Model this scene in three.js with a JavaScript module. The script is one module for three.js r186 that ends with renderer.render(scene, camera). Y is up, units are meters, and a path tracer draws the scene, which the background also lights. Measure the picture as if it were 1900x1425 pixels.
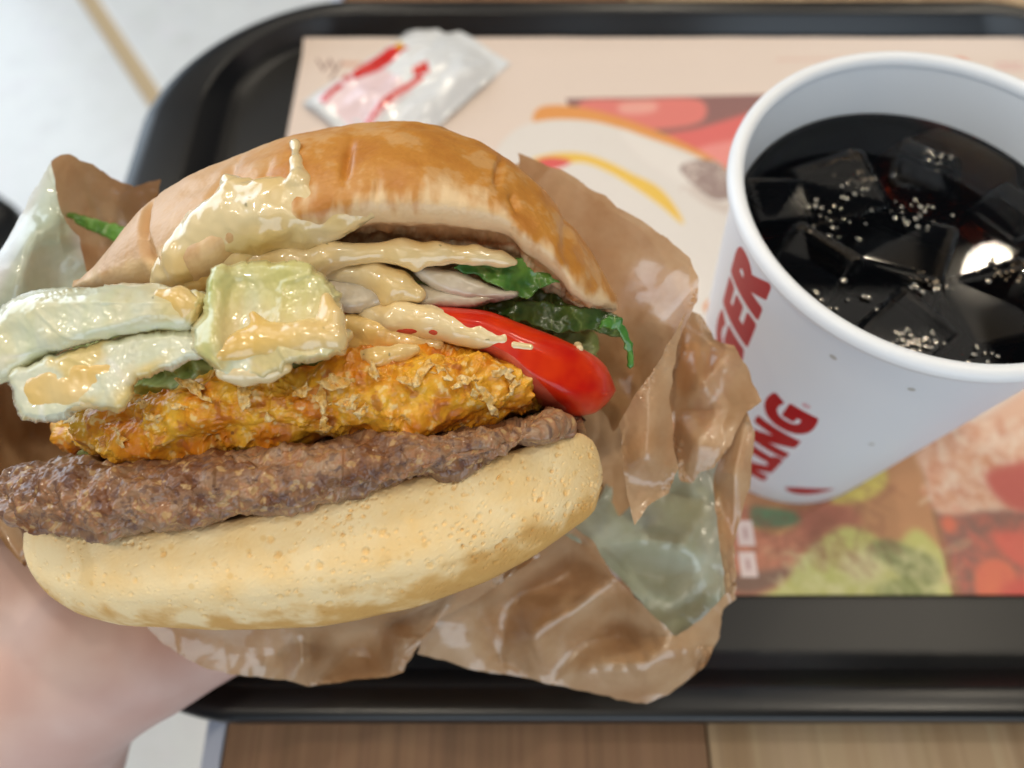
import * as THREE from 'three';
import { mergeGeometries } from 'three/addons/utils/BufferGeometryUtils.js';
import { RoundedBoxGeometry } from 'three/addons/geometries/RoundedBoxGeometry.js';
import { MarchingCubes } from 'three/addons/objects/MarchingCubes.js';
import { RectAreaLightUniformsLib } from 'three/addons/lights/RectAreaLightUniformsLib.js';
import { createNoise3D } from 'simplex-noise';

// ------------------------------------------------------------------ camera, light, exposure
const scene = new THREE.Scene();
scene.background = new THREE.Color(0.10, 0.112, 0.135);
const TILT = THREE.MathUtils.degToRad(28), EYE = new THREE.Vector3(0, 0.24, 0);
const camera = new THREE.PerspectiveCamera(53.06, 4 / 3, 0.01, 20);
camera.position.copy(EYE);
camera.up.set(0, 0, -1);
camera.lookAt(EYE.x, EYE.y - Math.cos(TILT), EYE.z - Math.sin(TILT));
camera.focus = 0.130;
camera.userData.fStop = 10.5;
const renderer = new THREE.WebGLRenderer({ antialias: true });
renderer.setSize(1024, 768);
renderer.toneMapping = THREE.LinearToneMapping;
renderer.toneMappingExposure = 0.65;
renderer.shadowMap.enabled = true;
RectAreaLightUniformsLib.init();

// ------------------------------------------------------------------ helpers
let seed = 20240517;
const rnd = () => { seed = (seed + 0x6d2b79f5) | 0; let t = Math.imul(seed ^ (seed >>> 15), 1 | seed); t = (t + Math.imul(t ^ (t >>> 7), 61 | t)) ^ t; return ((t ^ (t >>> 14)) >>> 0) / 4294967296; };
const n3 = createNoise3D(rnd);
const clamp = THREE.MathUtils.clamp, lerp = THREE.MathUtils.lerp;
const sst = (a, b, x) => { const t = clamp((x - a) / (b - a), 0, 1); return t * t * (3 - 2 * t); };
const fbm = (x, y, z, oct = 4) => { let s = 0, a = 0.5; for (let i = 0; i < oct; i++) { s += a * n3(x, y, z); x *= 2.03; y *= 2.03; z *= 2.03; a *= 0.5; } return s; };
const ridged = (x, y, z, oct = 3) => { let s = 0, a = 0.5; for (let i = 0; i < oct; i++) { s += a * (1 - 2 * Math.abs(n3(x, y, z))); x *= 2.1; y *= 2.1; z *= 2.1; a *= 0.5; } return s; };
const hash = (i, j, k, s) => { let h = Math.imul(i, 374761393) ^ Math.imul(j, 668265263) ^ Math.imul(k, 2147483647 ^ 1274126177) ^ Math.imul(s, 974634281); h = Math.imul(h ^ (h >>> 13), 1274126177); return ((h ^ (h >>> 16)) >>> 0) / 4294967296; };
// nearest feature point: [distance, number of its cell 0..1]
function cells(x, y, z, s = 0) {
  const ix = Math.floor(x), iy = Math.floor(y), iz = Math.floor(z); let best = 9, id = 0;
  for (let i = -1; i < 2; i++) for (let j = -1; j < 2; j++) for (let k = -1; k < 2; k++) {
    const a = ix + i, b = iy + j, c = iz + k, dx = a + hash(a, b, c, s) - x, dy = b + hash(a, b, c, s + 1) - y, dz = c + hash(a, b, c, s + 2) - z, d = dx * dx + dy * dy + dz * dz;
    if (d < best) { best = d; id = hash(a, b, c, s + 3); }
  }
  return [Math.sqrt(best), id];
}
const mix3 = (a, b, t) => [a[0] + (b[0] - a[0]) * t, a[1] + (b[1] - a[1]) * t, a[2] + (b[2] - a[2]) * t];
const hex = (h) => new THREE.Color(h).toArray();
// lengths measured on the photograph: a point at a distance from the lens, in metres
const FOCAL = 1427, U = new THREE.Vector3(0, Math.sin(TILT), -Math.cos(TILT)), FWD = new THREE.Vector3(0, -Math.cos(TILT), -Math.sin(TILT));
function at(x, y, depth) { return local((x - 950) / FOCAL * depth, (712.5 - y) / FOCAL * depth, depth); }
function local(X, Y, D) { return new THREE.Vector3(X, U.y * Y + FWD.y * D + EYE.y, U.z * Y + FWD.z * D); }
function onLevel(x, y, h) { const p = at(x, y, 1).sub(EYE), k = (h - EYE.y) / p.y; return p.multiplyScalar(k).add(EYE); }

const taken = new Map();
function numbered(name) { const k = taken.get(name) ?? 0; taken.set(name, k + 1); return k ? name + '_' + String(k).padStart(3, '0') : name; }
function tag(o, label, category, group, kind) { if (label) o.userData.label = label; if (category) o.userData.category = category; if (group) o.userData.group = group; if (kind) o.userData.kind = kind; return o; }
function thing(name, position, label, category, group) { const o = new THREE.Group(); o.name = numbered(name); o.position.copy(position); scene.add(o); return tag(o, label, category, group); }
function part(name, geometry, material, parent) { const o = new THREE.Mesh(geometry, material); o.name = name; o.castShadow = o.receiveShadow = true; parent.add(o); return o; }
function single(name, geometry, material, position, label, category, group) { const o = new THREE.Mesh(geometry, material); o.name = numbered(name); o.castShadow = o.receiveShadow = true; if (position) o.position.copy(position); scene.add(o); return tag(o, label, category, group); }
const mat = (o) => new THREE.MeshPhysicalMaterial({ side: THREE.DoubleSide, ...o });
function canvas(w, h) { const c = document.createElement('canvas'); c.width = w; c.height = h; return [c, c.getContext('2d')]; }
function colorMap(c) { const t = new THREE.CanvasTexture(c); t.colorSpace = THREE.SRGBColorSpace; t.magFilter = THREE.LinearFilter; return t; }

// smooth curve y(x) through points sorted by x (monotone cubic)
function curve(p) {
  const n = p.length, d = [], m = [];
  for (let i = 0; i < n - 1; i++) d.push((p[i + 1][1] - p[i][1]) / (p[i + 1][0] - p[i][0]));
  for (let i = 0; i < n; i++) m.push(i === 0 ? d[0] : i === n - 1 ? d[n - 2] : d[i - 1] * d[i] <= 0 ? 0 : 2 * d[i - 1] * d[i] / (d[i - 1] + d[i]));
  return (x) => {
    if (x <= p[0][0]) return p[0][1]; if (x >= p[n - 1][0]) return p[n - 1][1];
    let i = 0; while (x > p[i + 1][0]) i++;
    const h = p[i + 1][0] - p[i][0], t = (x - p[i][0]) / h, t2 = t * t, t3 = t2 * t;
    return (2 * t3 - 3 * t2 + 1) * p[i][1] + (t3 - 2 * t2 + t) * h * m[i] + (-2 * t3 + 3 * t2) * p[i + 1][1] + (t3 - t2) * h * m[i + 1];
  };
}
function finish(pos, idx, origin, info, disp, color, extra) {
  const g = new THREE.BufferGeometry(), P = new Float32Array(pos);
  g.setAttribute('position', new THREE.BufferAttribute(P, 3)); g.setIndex(idx); g.computeVertexNormals();
  const n = P.length / 3, C = color ? new Float32Array(n * 3) : null, N = g.attributes.normal.array;
  const own = (i) => [(P[i * 3] - origin.x) * 1000, (P[i * 3 + 1] - origin.y) * 1000, (P[i * 3 + 2] - origin.z) * 1000];
  const D = new Float32Array(n);
  for (let i = 0; i < n; i++) { const q = own(i), f = info(i); if (disp) D[i] = disp(q, f); if (C) { const c = color(q, f); C[i * 3] = c[0]; C[i * 3 + 1] = c[1]; C[i * 3 + 2] = c[2]; } }
  for (let i = 0; i < n; i++) for (let k = 0; k < 3; k++) P[i * 3 + k] += N[i * 3 + k] * D[i] - origin.getComponent(k);
  g.computeVertexNormals();
  if (C) g.setAttribute('color', new THREE.BufferAttribute(C, 3));
  if (extra) extra(g);
  return g;
}
// A round food layer, wider than thick: its near wall runs between a top and a bottom curve, its far half closes it.
function roundLayer(o) {
  const { left, right, top, bot, Dc, near, far, p = 2, kt = 0.1, wt = 0.3, kb = 0.1, wb = 0.3, squeeze = false, nu = 400, nv = 80, nc = 14, ncb = nc, nb = 8, bulgeT = 0, bulgeB = 0 } = o;
  const T = curve(top), B = curve(bot), xm = (left + right) / 2, xh = (right - left) / 2, Xc = (xm - 950) / FOCAL * Dc, a = xh / FOCAL * Dc;
  const e = (v) => { const q = Math.max(0, 1 - v / wt), r = Math.max(0, 1 - (1 - v) / wb); return 1 - kt * (1 - Math.sqrt(1 - q * q)) - kb * (1 - Math.sqrt(1 - r * r)); };
  const yl = [T, B].map((f) => (712.5 - f(left)) / FOCAL * Dc), yr = [T, B].map((f) => (712.5 - f(right)) / FOCAL * Dc);
  const pos = [], info = [], col = (s) => {
    const x = xm + xh * s, w = Math.pow(Math.max(0, 1 - Math.pow(Math.abs(s), p)), 1 / p), t = T(x), b = B(x), out = [];
    const front = (v) => { const D0 = Dc - near * w, k = e(v), X = (x - 950) / FOCAL * D0, D = Dc + (D0 - Dc) * k, y = lerp(t, b, v); return [squeeze ? Xc + (X - Xc) * k : X, (712.5 - y) / FOCAL * D, D]; };
    const back = (v) => { const k = e(v), h = (s + 1) / 2; return [Xc + a * s * (squeeze ? k : 1), lerp(lerp(yl[0], yr[0], h), lerp(yl[1], yr[1], h), v), Dc + far * w * k]; };
    const add = (q, f) => { const P = local(...q); out.push([P, f]); };
    for (let j = 0; j <= nv; j++) { const v = j / nv; add(front(v), { side: 'wall', v, x, y: lerp(t, b, v), w: s }); }
    const A = front(1), Z = back(1);
    for (let j = 1; j < ncb; j++) { const q = j / ncb, g = 1 - (1 - q) * (1 - q); add([lerp(A[0], Z[0], q), lerp(A[1], Z[1], g) - bulgeB * Math.sin(Math.PI * q) * w, lerp(A[2], Z[2], q)], { side: 'under', v: 1, q, x, y: b, w: s }); }
    for (let j = 0; j <= nb; j++) { const v = 1 - j / nb; add(back(v), { side: 'back', v, x, y: b, w: s }); }
    const A2 = back(0), Z2 = front(0);
    for (let j = 1; j < nc; j++) { const q = j / nc; add([lerp(A2[0], Z2[0], q), lerp(A2[1], Z2[1], q) + bulgeT * Math.sin(Math.PI * q) * w, lerp(A2[2], Z2[2], q)], { side: 'over', v: 0, q: 1 - q, x, y: t, w: s }); }
    return out;
  };
  let M = 0;
  for (let i = 0; i <= nu; i++) { const t = i / nu * 2 - 1, s = clamp(0.55 * t + 0.45 * Math.sin(Math.PI / 2 * t), -0.99995, 0.99995), c = col(s); M = c.length; for (const [P, f] of c) { pos.push(P.x, P.y, P.z); info.push(f); } }
  const idx = [];
  for (let i = 0; i < nu; i++) for (let j = 0; j < M; j++) { const k = (j + 1) % M, A = i * M + j, Bq = i * M + k, Cq = (i + 1) * M + k, Dq = (i + 1) * M + j; idx.push(A, Bq, Dq, Bq, Cq, Dq); }
  o.depthAt = (x, y) => { const s = clamp((x - xm) / xh, -0.999, 0.999), w = Math.pow(1 - Math.pow(Math.abs(s), p), 1 / p), t = T(x), b = B(x), v = clamp((y - t) / Math.max(1, b - t), 0, 1); return Dc - near * w * e(v); };
  return finish(pos, idx, o.origin, (i) => info[i], o.disp, o.color);
}
// closed smooth outline -> polygon
function smooth(pts, per = 10) {
  const c = new THREE.CatmullRomCurve3(pts.map(([x, y]) => new THREE.Vector3(x, y, 0)), true, 'centripetal');
  return c.getPoints(pts.length * per).slice(0, -1).map((p) => [p.x, p.y]);
}
function distanceTo(poly) {   // positive inside; also the nearest point of the outline
  const n = poly.length;
  return (x, y) => {
    let best = 1e18, bx = 0, by = 0, inside = false;
    for (let i = 0, j = n - 1; i < n; j = i++) {
      const [x1, y1] = poly[j], [x2, y2] = poly[i], dx = x2 - x1, dy = y2 - y1, t = clamp(((x - x1) * dx + (y - y1) * dy) / (dx * dx + dy * dy + 1e-12), 0, 1), ex = x1 + dx * t, ey = y1 + dy * t, d = (x - ex) ** 2 + (y - ey) ** 2;
      if (d < best) { best = d; bx = ex; by = ey; }
      if ((y1 > y) !== (y2 > y) && x < (x2 - x1) * (y - y1) / (y2 - y1) + x1) inside = !inside;
    }
    return [inside ? Math.sqrt(best) : -Math.sqrt(best), bx, by];
  };
}
// A flat-lying piece of food or paper with its own outline, thickness and rounded edge, bent by depth(x, y).
function slab(o) {
  const { outline, depth, thick = 0.001, back = 0.001, edge = 12, pitch = 3, origin, sharp = false, sheet = false, rag = 0, ragFine = 4, ragScale = 0.03 } = o;
  let poly = sharp ? outline : smooth(outline);
  if (sharp) { const q = []; outline.forEach((a, i) => { const b = outline[(i + 1) % outline.length], m = Math.max(1, Math.round(Math.hypot(b[0] - a[0], b[1] - a[1]) / 8)); for (let k = 0; k < m; k++) q.push([lerp(a[0], b[0], k / m), lerp(a[1], b[1], k / m)]); }); poly = q; }
  if (rag) poly = poly.map(([x, y]) => [x + rag * fbm(x * ragScale, y * ragScale, 3.1, ragFine), y + rag * fbm(x * ragScale, y * ragScale, 9.7, ragFine)]);
  const sd = distanceTo(poly), xs = poly.map((p) => p[0]), ys = poly.map((p) => p[1]), x0 = Math.min(...xs) - pitch, y0 = Math.min(...ys) - pitch, W = Math.ceil((Math.max(...xs) + pitch - x0) / pitch) + 1, H = Math.ceil((Math.max(...ys) + pitch - y0) / pitch) + 1;
  const grid = new Array(W * H);
  for (let j = 0; j < H; j++) for (let i = 0; i < W; i++) { const x = x0 + i * pitch, y = y0 + j * pitch, [d, bx, by] = sd(x, y); grid[j * W + i] = d > 0.35 * pitch ? [x, y, d] : d > -0.9 * pitch ? [bx, by, 0] : null; }
  const pos = [], info = [], idx = [], F = new Int32Array(W * H).fill(-1), Bk = new Int32Array(W * H).fill(-1), put = (g, D, f) => { const P = at(g[0], g[1], D); pos.push(P.x, P.y, P.z); info.push(f); return info.length - 1; };
  for (let k = 0; k < W * H; k++) if (grid[k]) {
    const g = grid[k], q = Math.min(1, g[2] / edge), pr = o.soft ? q * q * (3 - 2 * q) : Math.sqrt(1 - (1 - q) * (1 - q)), D = depth(g[0], g[1]), f = { x: g[0], y: g[1], d: g[2], pr, front: true };
    F[k] = put(g, D - thick * pr * (o.lift ? o.lift(g[0], g[1]) : 1), f);
    if (!sheet) Bk[k] = g[2] === 0 ? F[k] : put(g, D + back * pr, { ...f, front: false });
  }
  const tri = (a, b, c) => { if (a >= 0 && b >= 0 && c >= 0 && !(grid[a[0]])) idx.push(a, b, c); };
  const face = (V, flip) => { for (let j = 0; j < H - 1; j++) for (let i = 0; i < W - 1; i++) { const a = V[j * W + i], b = V[j * W + i + 1], c = V[(j + 1) * W + i + 1], d = V[(j + 1) * W + i]; for (const t of (i + j) % 2 ? [[a, d, b], [b, d, c]] : [[a, d, c], [a, c, b]]) if (t.every((q) => q >= 0) && t.some((q) => info[q].d > 0)) idx.push(...(flip ? [t[0], t[2], t[1]] : t)); } };
  face(F, false); if (!sheet) face(Bk, true);
  return finish(pos, idx, origin, (i) => info[i], o.disp, o.color);
}
// depth from scattered points: flat facets between them (folded paper), or smooth weights
function facets(pts) {
  const P = pts.map((p) => [p[0] + (rnd() - 0.5) * 0.01, p[1] + (rnd() - 0.5) * 0.01, p[2]]), n = P.length, all = [...P, [-9000, -9000, pts[0][2]], [12000, -9000, pts[0][2]], [1000, 15000, pts[0][2]]];
  const circ = (a, b, c) => { const [ax, ay] = all[a], [bx, by] = all[b], [cx, cy] = all[c], d = 2 * (ax * (by - cy) + bx * (cy - ay) + cx * (ay - by)), A = ax * ax + ay * ay, B = bx * bx + by * by, C = cx * cx + cy * cy, x = (A * (by - cy) + B * (cy - ay) + C * (ay - by)) / d, y = (A * (cx - bx) + B * (ax - cx) + C * (bx - ax)) / d; return { v: [a, b, c], x, y, r: (ax - x) ** 2 + (ay - y) ** 2 }; };
  let T = [circ(n, n + 1, n + 2)];
  for (let i = 0; i < n; i++) {
    const bad = T.filter((t) => (P[i][0] - t.x) ** 2 + (P[i][1] - t.y) ** 2 < t.r), e = new Map();
    for (const t of bad) for (const [a, b] of [[0, 1], [1, 2], [2, 0]]) { const u = t.v[a], w = t.v[b], k = Math.min(u, w) + '_' + Math.max(u, w); e.has(k) ? e.set(k, null) : e.set(k, [u, w]); }
    T = T.filter((t) => !bad.includes(t));
    for (const q of e.values()) if (q) T.push(circ(q[0], q[1], i));
  }
  T = T.filter((t) => t.v.every((k) => k < n));
  return (x, y) => {
    let best = null, bw = -1e9;
    for (const t of T) {
      const [a, b, c] = t.v.map((k) => all[k]), d = (b[1] - c[1]) * (a[0] - c[0]) + (c[0] - b[0]) * (a[1] - c[1]), u = ((b[1] - c[1]) * (x - c[0]) + (c[0] - b[0]) * (y - c[1])) / d, v = ((c[1] - a[1]) * (x - c[0]) + (a[0] - c[0]) * (y - c[1])) / d, w = 1 - u - v, m = Math.min(u, v, w);
      if (m > bw) { bw = m; best = u * a[2] + v * b[2] + w * c[2]; if (m >= 0) break; }
    }
    return best;
  };
}

// one continuous skin round tapered bones [from, to, radius, radius]; K: how tightly they join
function skin(bones, K, R, wobble) {
  const lo = new THREE.Vector3(9, 9, 9), hi = lo.clone().negate(), p = new THREE.Vector3(), q = new THREE.Vector3();
  for (const [a, b, ra, rb] of bones) for (const [c, r] of [[a, ra], [b, rb]]) { const m = r * 1.15 + 2 / K; lo.min(c.clone().subScalar(m)); hi.max(c.clone().addScalar(m)); }
  const mid = lo.clone().add(hi).multiplyScalar(0.5), half = Math.max(hi.x - lo.x, hi.y - lo.y, hi.z - lo.z) / 2 * 1.06, mc = new MarchingCubes(R, new THREE.MeshBasicMaterial(), false, false, 400000), sz = hi.clone().sub(lo).multiplyScalar(0.53);
  mc.field.fill(-1);
  for (let k = 0; k < R; k++) for (let j = 0; j < R; j++) for (let i = 0; i < R; i++) {
    p.set(i - R / 2, j - R / 2, k - R / 2).multiplyScalar(2 / R * half);
    if (Math.abs(p.x) > sz.x || Math.abs(p.y) > sz.y || Math.abs(p.z) > sz.z) continue;
    p.add(mid); let s = 0;
    for (const [a, b, ra, rb] of bones) { q.subVectors(b, a); const L = q.lengthSq() + 1e-12, t = clamp(((p.x - a.x) * q.x + (p.y - a.y) * q.y + (p.z - a.z) * q.z) / L, 0, 1), d = Math.hypot(p.x - a.x - q.x * t, p.y - a.y - q.y * t, p.z - a.z - q.z * t) - lerp(ra, rb, t); s += Math.exp(-K * Math.min(d, 0.5)); }
    mc.field[i + j * R + k * R * R] = Math.log(s + 1e-30) / K + (wobble ? wobble(p) : 0);
  }
  mc.isolation = 0; mc.update();
  const n = mc.count ?? mc.geometry.drawRange.count;
  return { mid, P: mc.positionArray.slice(0, n * 3).map((v) => v * half), N: mc.normalArray.slice(0, n * 3), n };
}
function skinned(s, origin, color) {
  const g = new THREE.BufferGeometry(), C = new Float32Array(s.n * 3), o = s.mid.clone().sub(origin);
  for (let i = 0; i < s.n; i++) { s.P[i * 3] += o.x; s.P[i * 3 + 1] += o.y; s.P[i * 3 + 2] += o.z; C.set(color([s.P[i * 3] * 1000, s.P[i * 3 + 1] * 1000, s.P[i * 3 + 2] * 1000]), i * 3); }
  g.setAttribute('position', new THREE.BufferAttribute(s.P, 3)); g.setAttribute('normal', new THREE.BufferAttribute(s.N, 3)); g.setAttribute('color', new THREE.BufferAttribute(C, 3));
  return g;
}

// ------------------------------------------------------------------ lamps, window and added fill lights (out of the frame; they make the light and the glints)
for (const [x, y, z, turn, w, h, L, label] of [[-2.0, 0.75, -1.3, Math.PI / 2 - 0.5, 2.0, 2.2, 5.0, 'tall bright shop window beside the table'], [0.5, 0.55, 2.2, Math.PI, 2.2, 1.8, 3.6, 'wide window shape added as fill light behind the person']]) {  // the second one is an added fill light for the near side
  const o = thing('window', new THREE.Vector3(x, y, z), label, 'window'); o.rotation.y = turn;
  const tint = new THREE.Color(0.74, 0.87, 1.0);
  part('pane', new THREE.BoxGeometry(w, h, 0.01), mat({ color: 0x111111, emissive: tint, emissiveIntensity: 0.6 }), o);
  part('frame', mergeGeometries([[0, h / 2 + 0.03, w + 0.12, 0.06], [0, -h / 2 - 0.03, w + 0.12, 0.06], [w / 2 + 0.03, 0, 0.06, h], [-w / 2 - 0.03, 0, 0.06, h], [0, 0, 0.05, h]].map(([a, b, c, d]) => new THREE.BoxGeometry(c, d, 0.05).translate(a, b, 0.01))), mat({ color: 0x8a8c8e, roughness: 0.5 }), o);
  const l = new THREE.RectAreaLight(tint, L, w, h); l.name = 'window_daylight'; l.position.set(0, 0, 0.05); l.rotation.y = Math.PI; o.add(l);
}
const lampBody = mat({ color: 0xd8d6d0, roughness: 0.5 }), lampGlow = mat({ color: 0x222222, emissive: new THREE.Color(1, 0.86, 0.66), emissiveIntensity: 3 });
for (const [x, z, k] of [[-0.55, -0.95, 1], [0.35, -1.15, 1], [0.95, -0.35, 1], [-0.25, 0.25, 1], [-1.1, -0.1, 0.8], [1.3, -1.3, 0.8]]) {
  const t = thing('ceiling_lamp', new THREE.Vector3(x, 1.75, z), 'round ceiling downlight above the table', 'lamp', 'ceiling downlights');
  part('housing', new THREE.CylinderGeometry(0.075, 0.08, 0.05, 32, 1, true), lampBody, t);
  part('glowing_disc', new THREE.CircleGeometry(0.07, 32).rotateX(Math.PI / 2), lampGlow, t);
  const l = new THREE.PointLight(new THREE.Color(1, 0.88, 0.70), 1.9 * k); l.name = 'downlight'; l.position.set(0, -0.06, 0); l.shadow.radius = 2.2; l.castShadow = true; t.add(l);
}
// added glowing panels standing in for soft light bounced off the ceiling
for (const [x, z] of [[-0.95, -1.0], [0.75, -0.75], [-0.1, 0.85]]) {
  const t = thing('ceiling_bounce_panel', new THREE.Vector3(x, 1.85, z), 'wide square glowing panel added as ceiling bounce light above the table', 'lamp', 'added ceiling bounce panels');
  part('housing', new THREE.BoxGeometry(1.24, 0.04, 1.24).translate(0, 0.025, 0), lampBody, t);
  part('glowing_panel', new THREE.BoxGeometry(1.2, 0.004, 1.2), mat({ color: 0x222222, emissive: new THREE.Color(1, 0.94, 0.85), emissiveIntensity: 0.2 }), t);
  const l = new THREE.RectAreaLight(new THREE.Color(1, 0.94, 0.85), 1.5, 1.2, 1.2); l.name = 'panel_light'; l.position.set(0, -0.01, 0); l.rotation.x = -Math.PI / 2; t.add(l);
}

// ------------------------------------------------------------------ floor, table, chair
{
  const floor = new THREE.Group(); floor.name = 'floor'; floor.position.set(0, -0.76, 0); floor.userData.kind = 'structure'; scene.add(floor);
  const [c, g] = canvas(512, 512); g.fillStyle = '#e6e5e1'; g.fillRect(0, 0, 512, 512);
  for (let i = 0; i < 5000; i++) { const v = 205 + rnd() * 40; g.fillStyle = `rgba(${v},${v - 2},${v - 8},0.12)`; g.beginPath(); g.arc(rnd() * 512, rnd() * 512, 1 + rnd() * 7, 0, 7); g.fill(); }
  const tile = mat({ map: colorMap(c), roughness: 0.28 }), grout = mat({ color: 0xc4ab86, roughness: 0.9 });
  part('grout', new THREE.BoxGeometry(6, 0.02, 6).translate(0, -0.014, 0), grout, floor);
  const dir = new THREE.Vector2(0.186, 0.27).normalize(), s = 1.5, tg = new RoundedBoxGeometry(s - 0.032, 0.02, s - 0.032, 2, 0.004);
  for (let i = -3; i <= 2; i++) for (let j = -3; j <= 2; j++) {
    // the joint runs along dir through (-0.824, -1.371)
    const a = (i + 0.5) * s, b = (j + 0.20) * s, m = part('floor_tile', tg, tile, floor);
    m.position.set(-0.824 + dir.x * b - dir.y * a, -0.01, -1.371 + dir.y * b + dir.x * a); m.rotation.y = -Math.atan2(dir.y, dir.x) + (((i * 7 + j * 3) % 4 + 4) % 4) * Math.PI / 2;
  }
}
{
  const table = thing('table', new THREE.Vector3(0, -0.010, -0.2), 'wooden table with white edge strip under the black tray', 'table');
  const wood = (base, dark, light, n) => { const [c, g] = canvas(1024, 512); g.fillStyle = base; g.fillRect(0, 0, 1024, 512); for (let i = 0; i < n; i++) { const x = rnd() * 1024, w = 1 + rnd() * rnd() * 34; g.fillStyle = rnd() < 0.5 ? dark : light; g.globalAlpha = 0.04 + rnd() * 0.16; g.beginPath(); g.moveTo(x, 0); const k = (rnd() - 0.5) * 10; g.bezierCurveTo(x + k, 170, x - k, 340, x + k, 512); g.lineTo(x + w + k, 512); g.bezierCurveTo(x + w - k, 340, x + w + k, 170, x + w, 0); g.fill(); } g.globalAlpha = 1; return colorMap(c); };
  const box = (x0, x1, y0, y1, z0, z1, m, name) => { const g = new THREE.BoxGeometry(x1 - x0, y1 - y0, z1 - z0).translate((x0 + x1) / 2, (y0 + y1) / 2, (z0 + z1) / 2); return part(name, g, m, table); };
  const brown = mat({ map: wood('#8a6647', '#5f4128', '#a98260', 180), roughness: 0.5 }), pale = mat({ map: wood('#b59a78', '#7d5f3e', '#d5c3a4', 200), roughness: 0.5 });
  box(-0.0845, 0.0572, -0.028, 0, -0.5, 0.5, brown, 'dark_wood_board');
  box(0.0582, 0.62, -0.028, 0, -0.5, 0.5, pale, 'light_wood_board');
  box(-0.0905, -0.0852, -0.029, 0.0004, -0.5, 0.5, mat({ color: 0xc9d2e4, roughness: 0.4 }), 'edge_strip');
  box(0.2, 0.28, -0.748, -0.029, -0.04, 0.04, mat({ color: 0x222222, roughness: 0.5 }), 'leg');
}
{
  const chair = thing('chair', new THREE.Vector3(-0.72, -0.75, -0.415), 'black chair standing on the pale floor', 'chair');
  chair.rotation.y = Math.atan2(-0.178, -0.984) - Math.PI / 4;
  const m = mat({ color: 0x0a0a0b, roughness: 0.5 });
  part('seat', new RoundedBoxGeometry(0.4, 0.04, 0.4, 4, 0.018).translate(0, 0.44, 0), m, chair);
  part('backrest', new RoundedBoxGeometry(0.4, 0.4, 0.03, 4, 0.012).translate(0, 0.66, -0.18), m, chair);
  for (const [x, z] of [[-1, -1], [1, -1], [-1, 1], [1, 1]]) part('leg', new THREE.CylinderGeometry(0.014, 0.011, 0.43, 12).translate(x * 0.17, 0.215, z * 0.17), m, chair);
}

// ------------------------------------------------------------------ tray
{
  const tray = thing('serving_tray', new THREE.Vector3(0.05, -0.0098, -0.17), 'black plastic serving tray with raised rounded rim on the table', 'tray');
  // rounded rectangle: [x0, x1, z0, z1, corner radius] at a height
  const ring = (x0, x1, z0, z1, r, y, sq = 2, n = 24) => { const out = []; for (const [cx, cz, a0] of [[x1 - r, z1 - r, 0], [x0 + r, z1 - r, 1], [x0 + r, z0 + r, 2], [x1 - r, z0 + r, 3]]) for (let k = 0; k <= n; k++) { const a = (a0 + k / n) * Math.PI / 2, c = Math.cos(a), s = Math.sin(a), f = Math.pow(Math.pow(Math.abs(c), sq) + Math.pow(Math.abs(s), sq), -1 / sq); out.push([cx + r * c * f, y, cz + r * s * f]); } return out; };
  const xr = 0.292, rings = [
    ring(-0.148, xr - 0.004, -0.3165, -0.0205, 0.075, -0.0075, 1.75), ring(-0.1527, xr, -0.3212, -0.0168, 0.077, 0.0085, 1.75), ring(-0.1523, xr - 0.0004, -0.3208, -0.0172, 0.0768, 0.0105, 1.75), ring(-0.151, xr - 0.002, -0.3196, -0.0183, 0.076, 0.0118, 1.75),
    ring(-0.146, xr - 0.006, -0.3176, -0.0205, 0.074, 0.0122, 1.8), ring(-0.132, xr - 0.020, -0.3132, -0.0255, 0.061, 0.0114, 1.9), ring(-0.1298, xr - 0.022, -0.3122, -0.0268, 0.058, 0.0102, 2), ring(-0.1225, xr - 0.030, -0.3085, -0.032, 0.045, 0.003, 2), ring(-0.1195, xr - 0.033, -0.3072, -0.0355, 0.042, 0.0006, 2), ring(-0.1165, xr - 0.036, -0.3058, -0.0385, 0.040, -0.0008, 2),
  ];
  const loft = (rs, capLast, flip) => {
    const pos = [], idx = [], n = rs[0].length; rs.forEach((r) => r.forEach((p) => pos.push(p[0] - 0.05, p[1] + 0.0098, p[2] + 0.17)));
    for (let i = 0; i < rs.length - 1; i++) for (let j = 0; j < n; j++) { const k = (j + 1) % n; idx.push(i * n + j, i * n + k, (i + 1) * n + k, i * n + j, (i + 1) * n + k, (i + 1) * n + j); }
    if (capLast) { const c = pos.length / 3, l = rs[rs.length - 1], y = l[0][1]; pos.push(0.03, y + 0.0098, 0.0); for (let j = 0; j < n; j++) idx.push((rs.length - 1) * n + j, (rs.length - 1) * n + (j + 1) % n, c); }
    const g = new THREE.BufferGeometry(); g.setAttribute('position', new THREE.Float32BufferAttribute(pos, 3)); g.setIndex(idx); g.computeVertexNormals(); return g;
  };
  const black = mat({ color: 0x0d0d0e, roughness: 0.30 });
  part('rim', loft(rings.slice(0, 8)), black, tray);
  part('base', loft([...rings.slice(7)], true), mat({ color: 0x0f0e0d, roughness: 0.4 }), tray);
  const under = [ring(-0.148, xr - 0.004, -0.3165, -0.0205, 0.075, -0.0075, 1.75), ring(-0.11, xr - 0.04, -0.300, -0.045, 0.05, -0.0096, 2)];
  part('underside', loft(under, true), black, tray);
}
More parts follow.
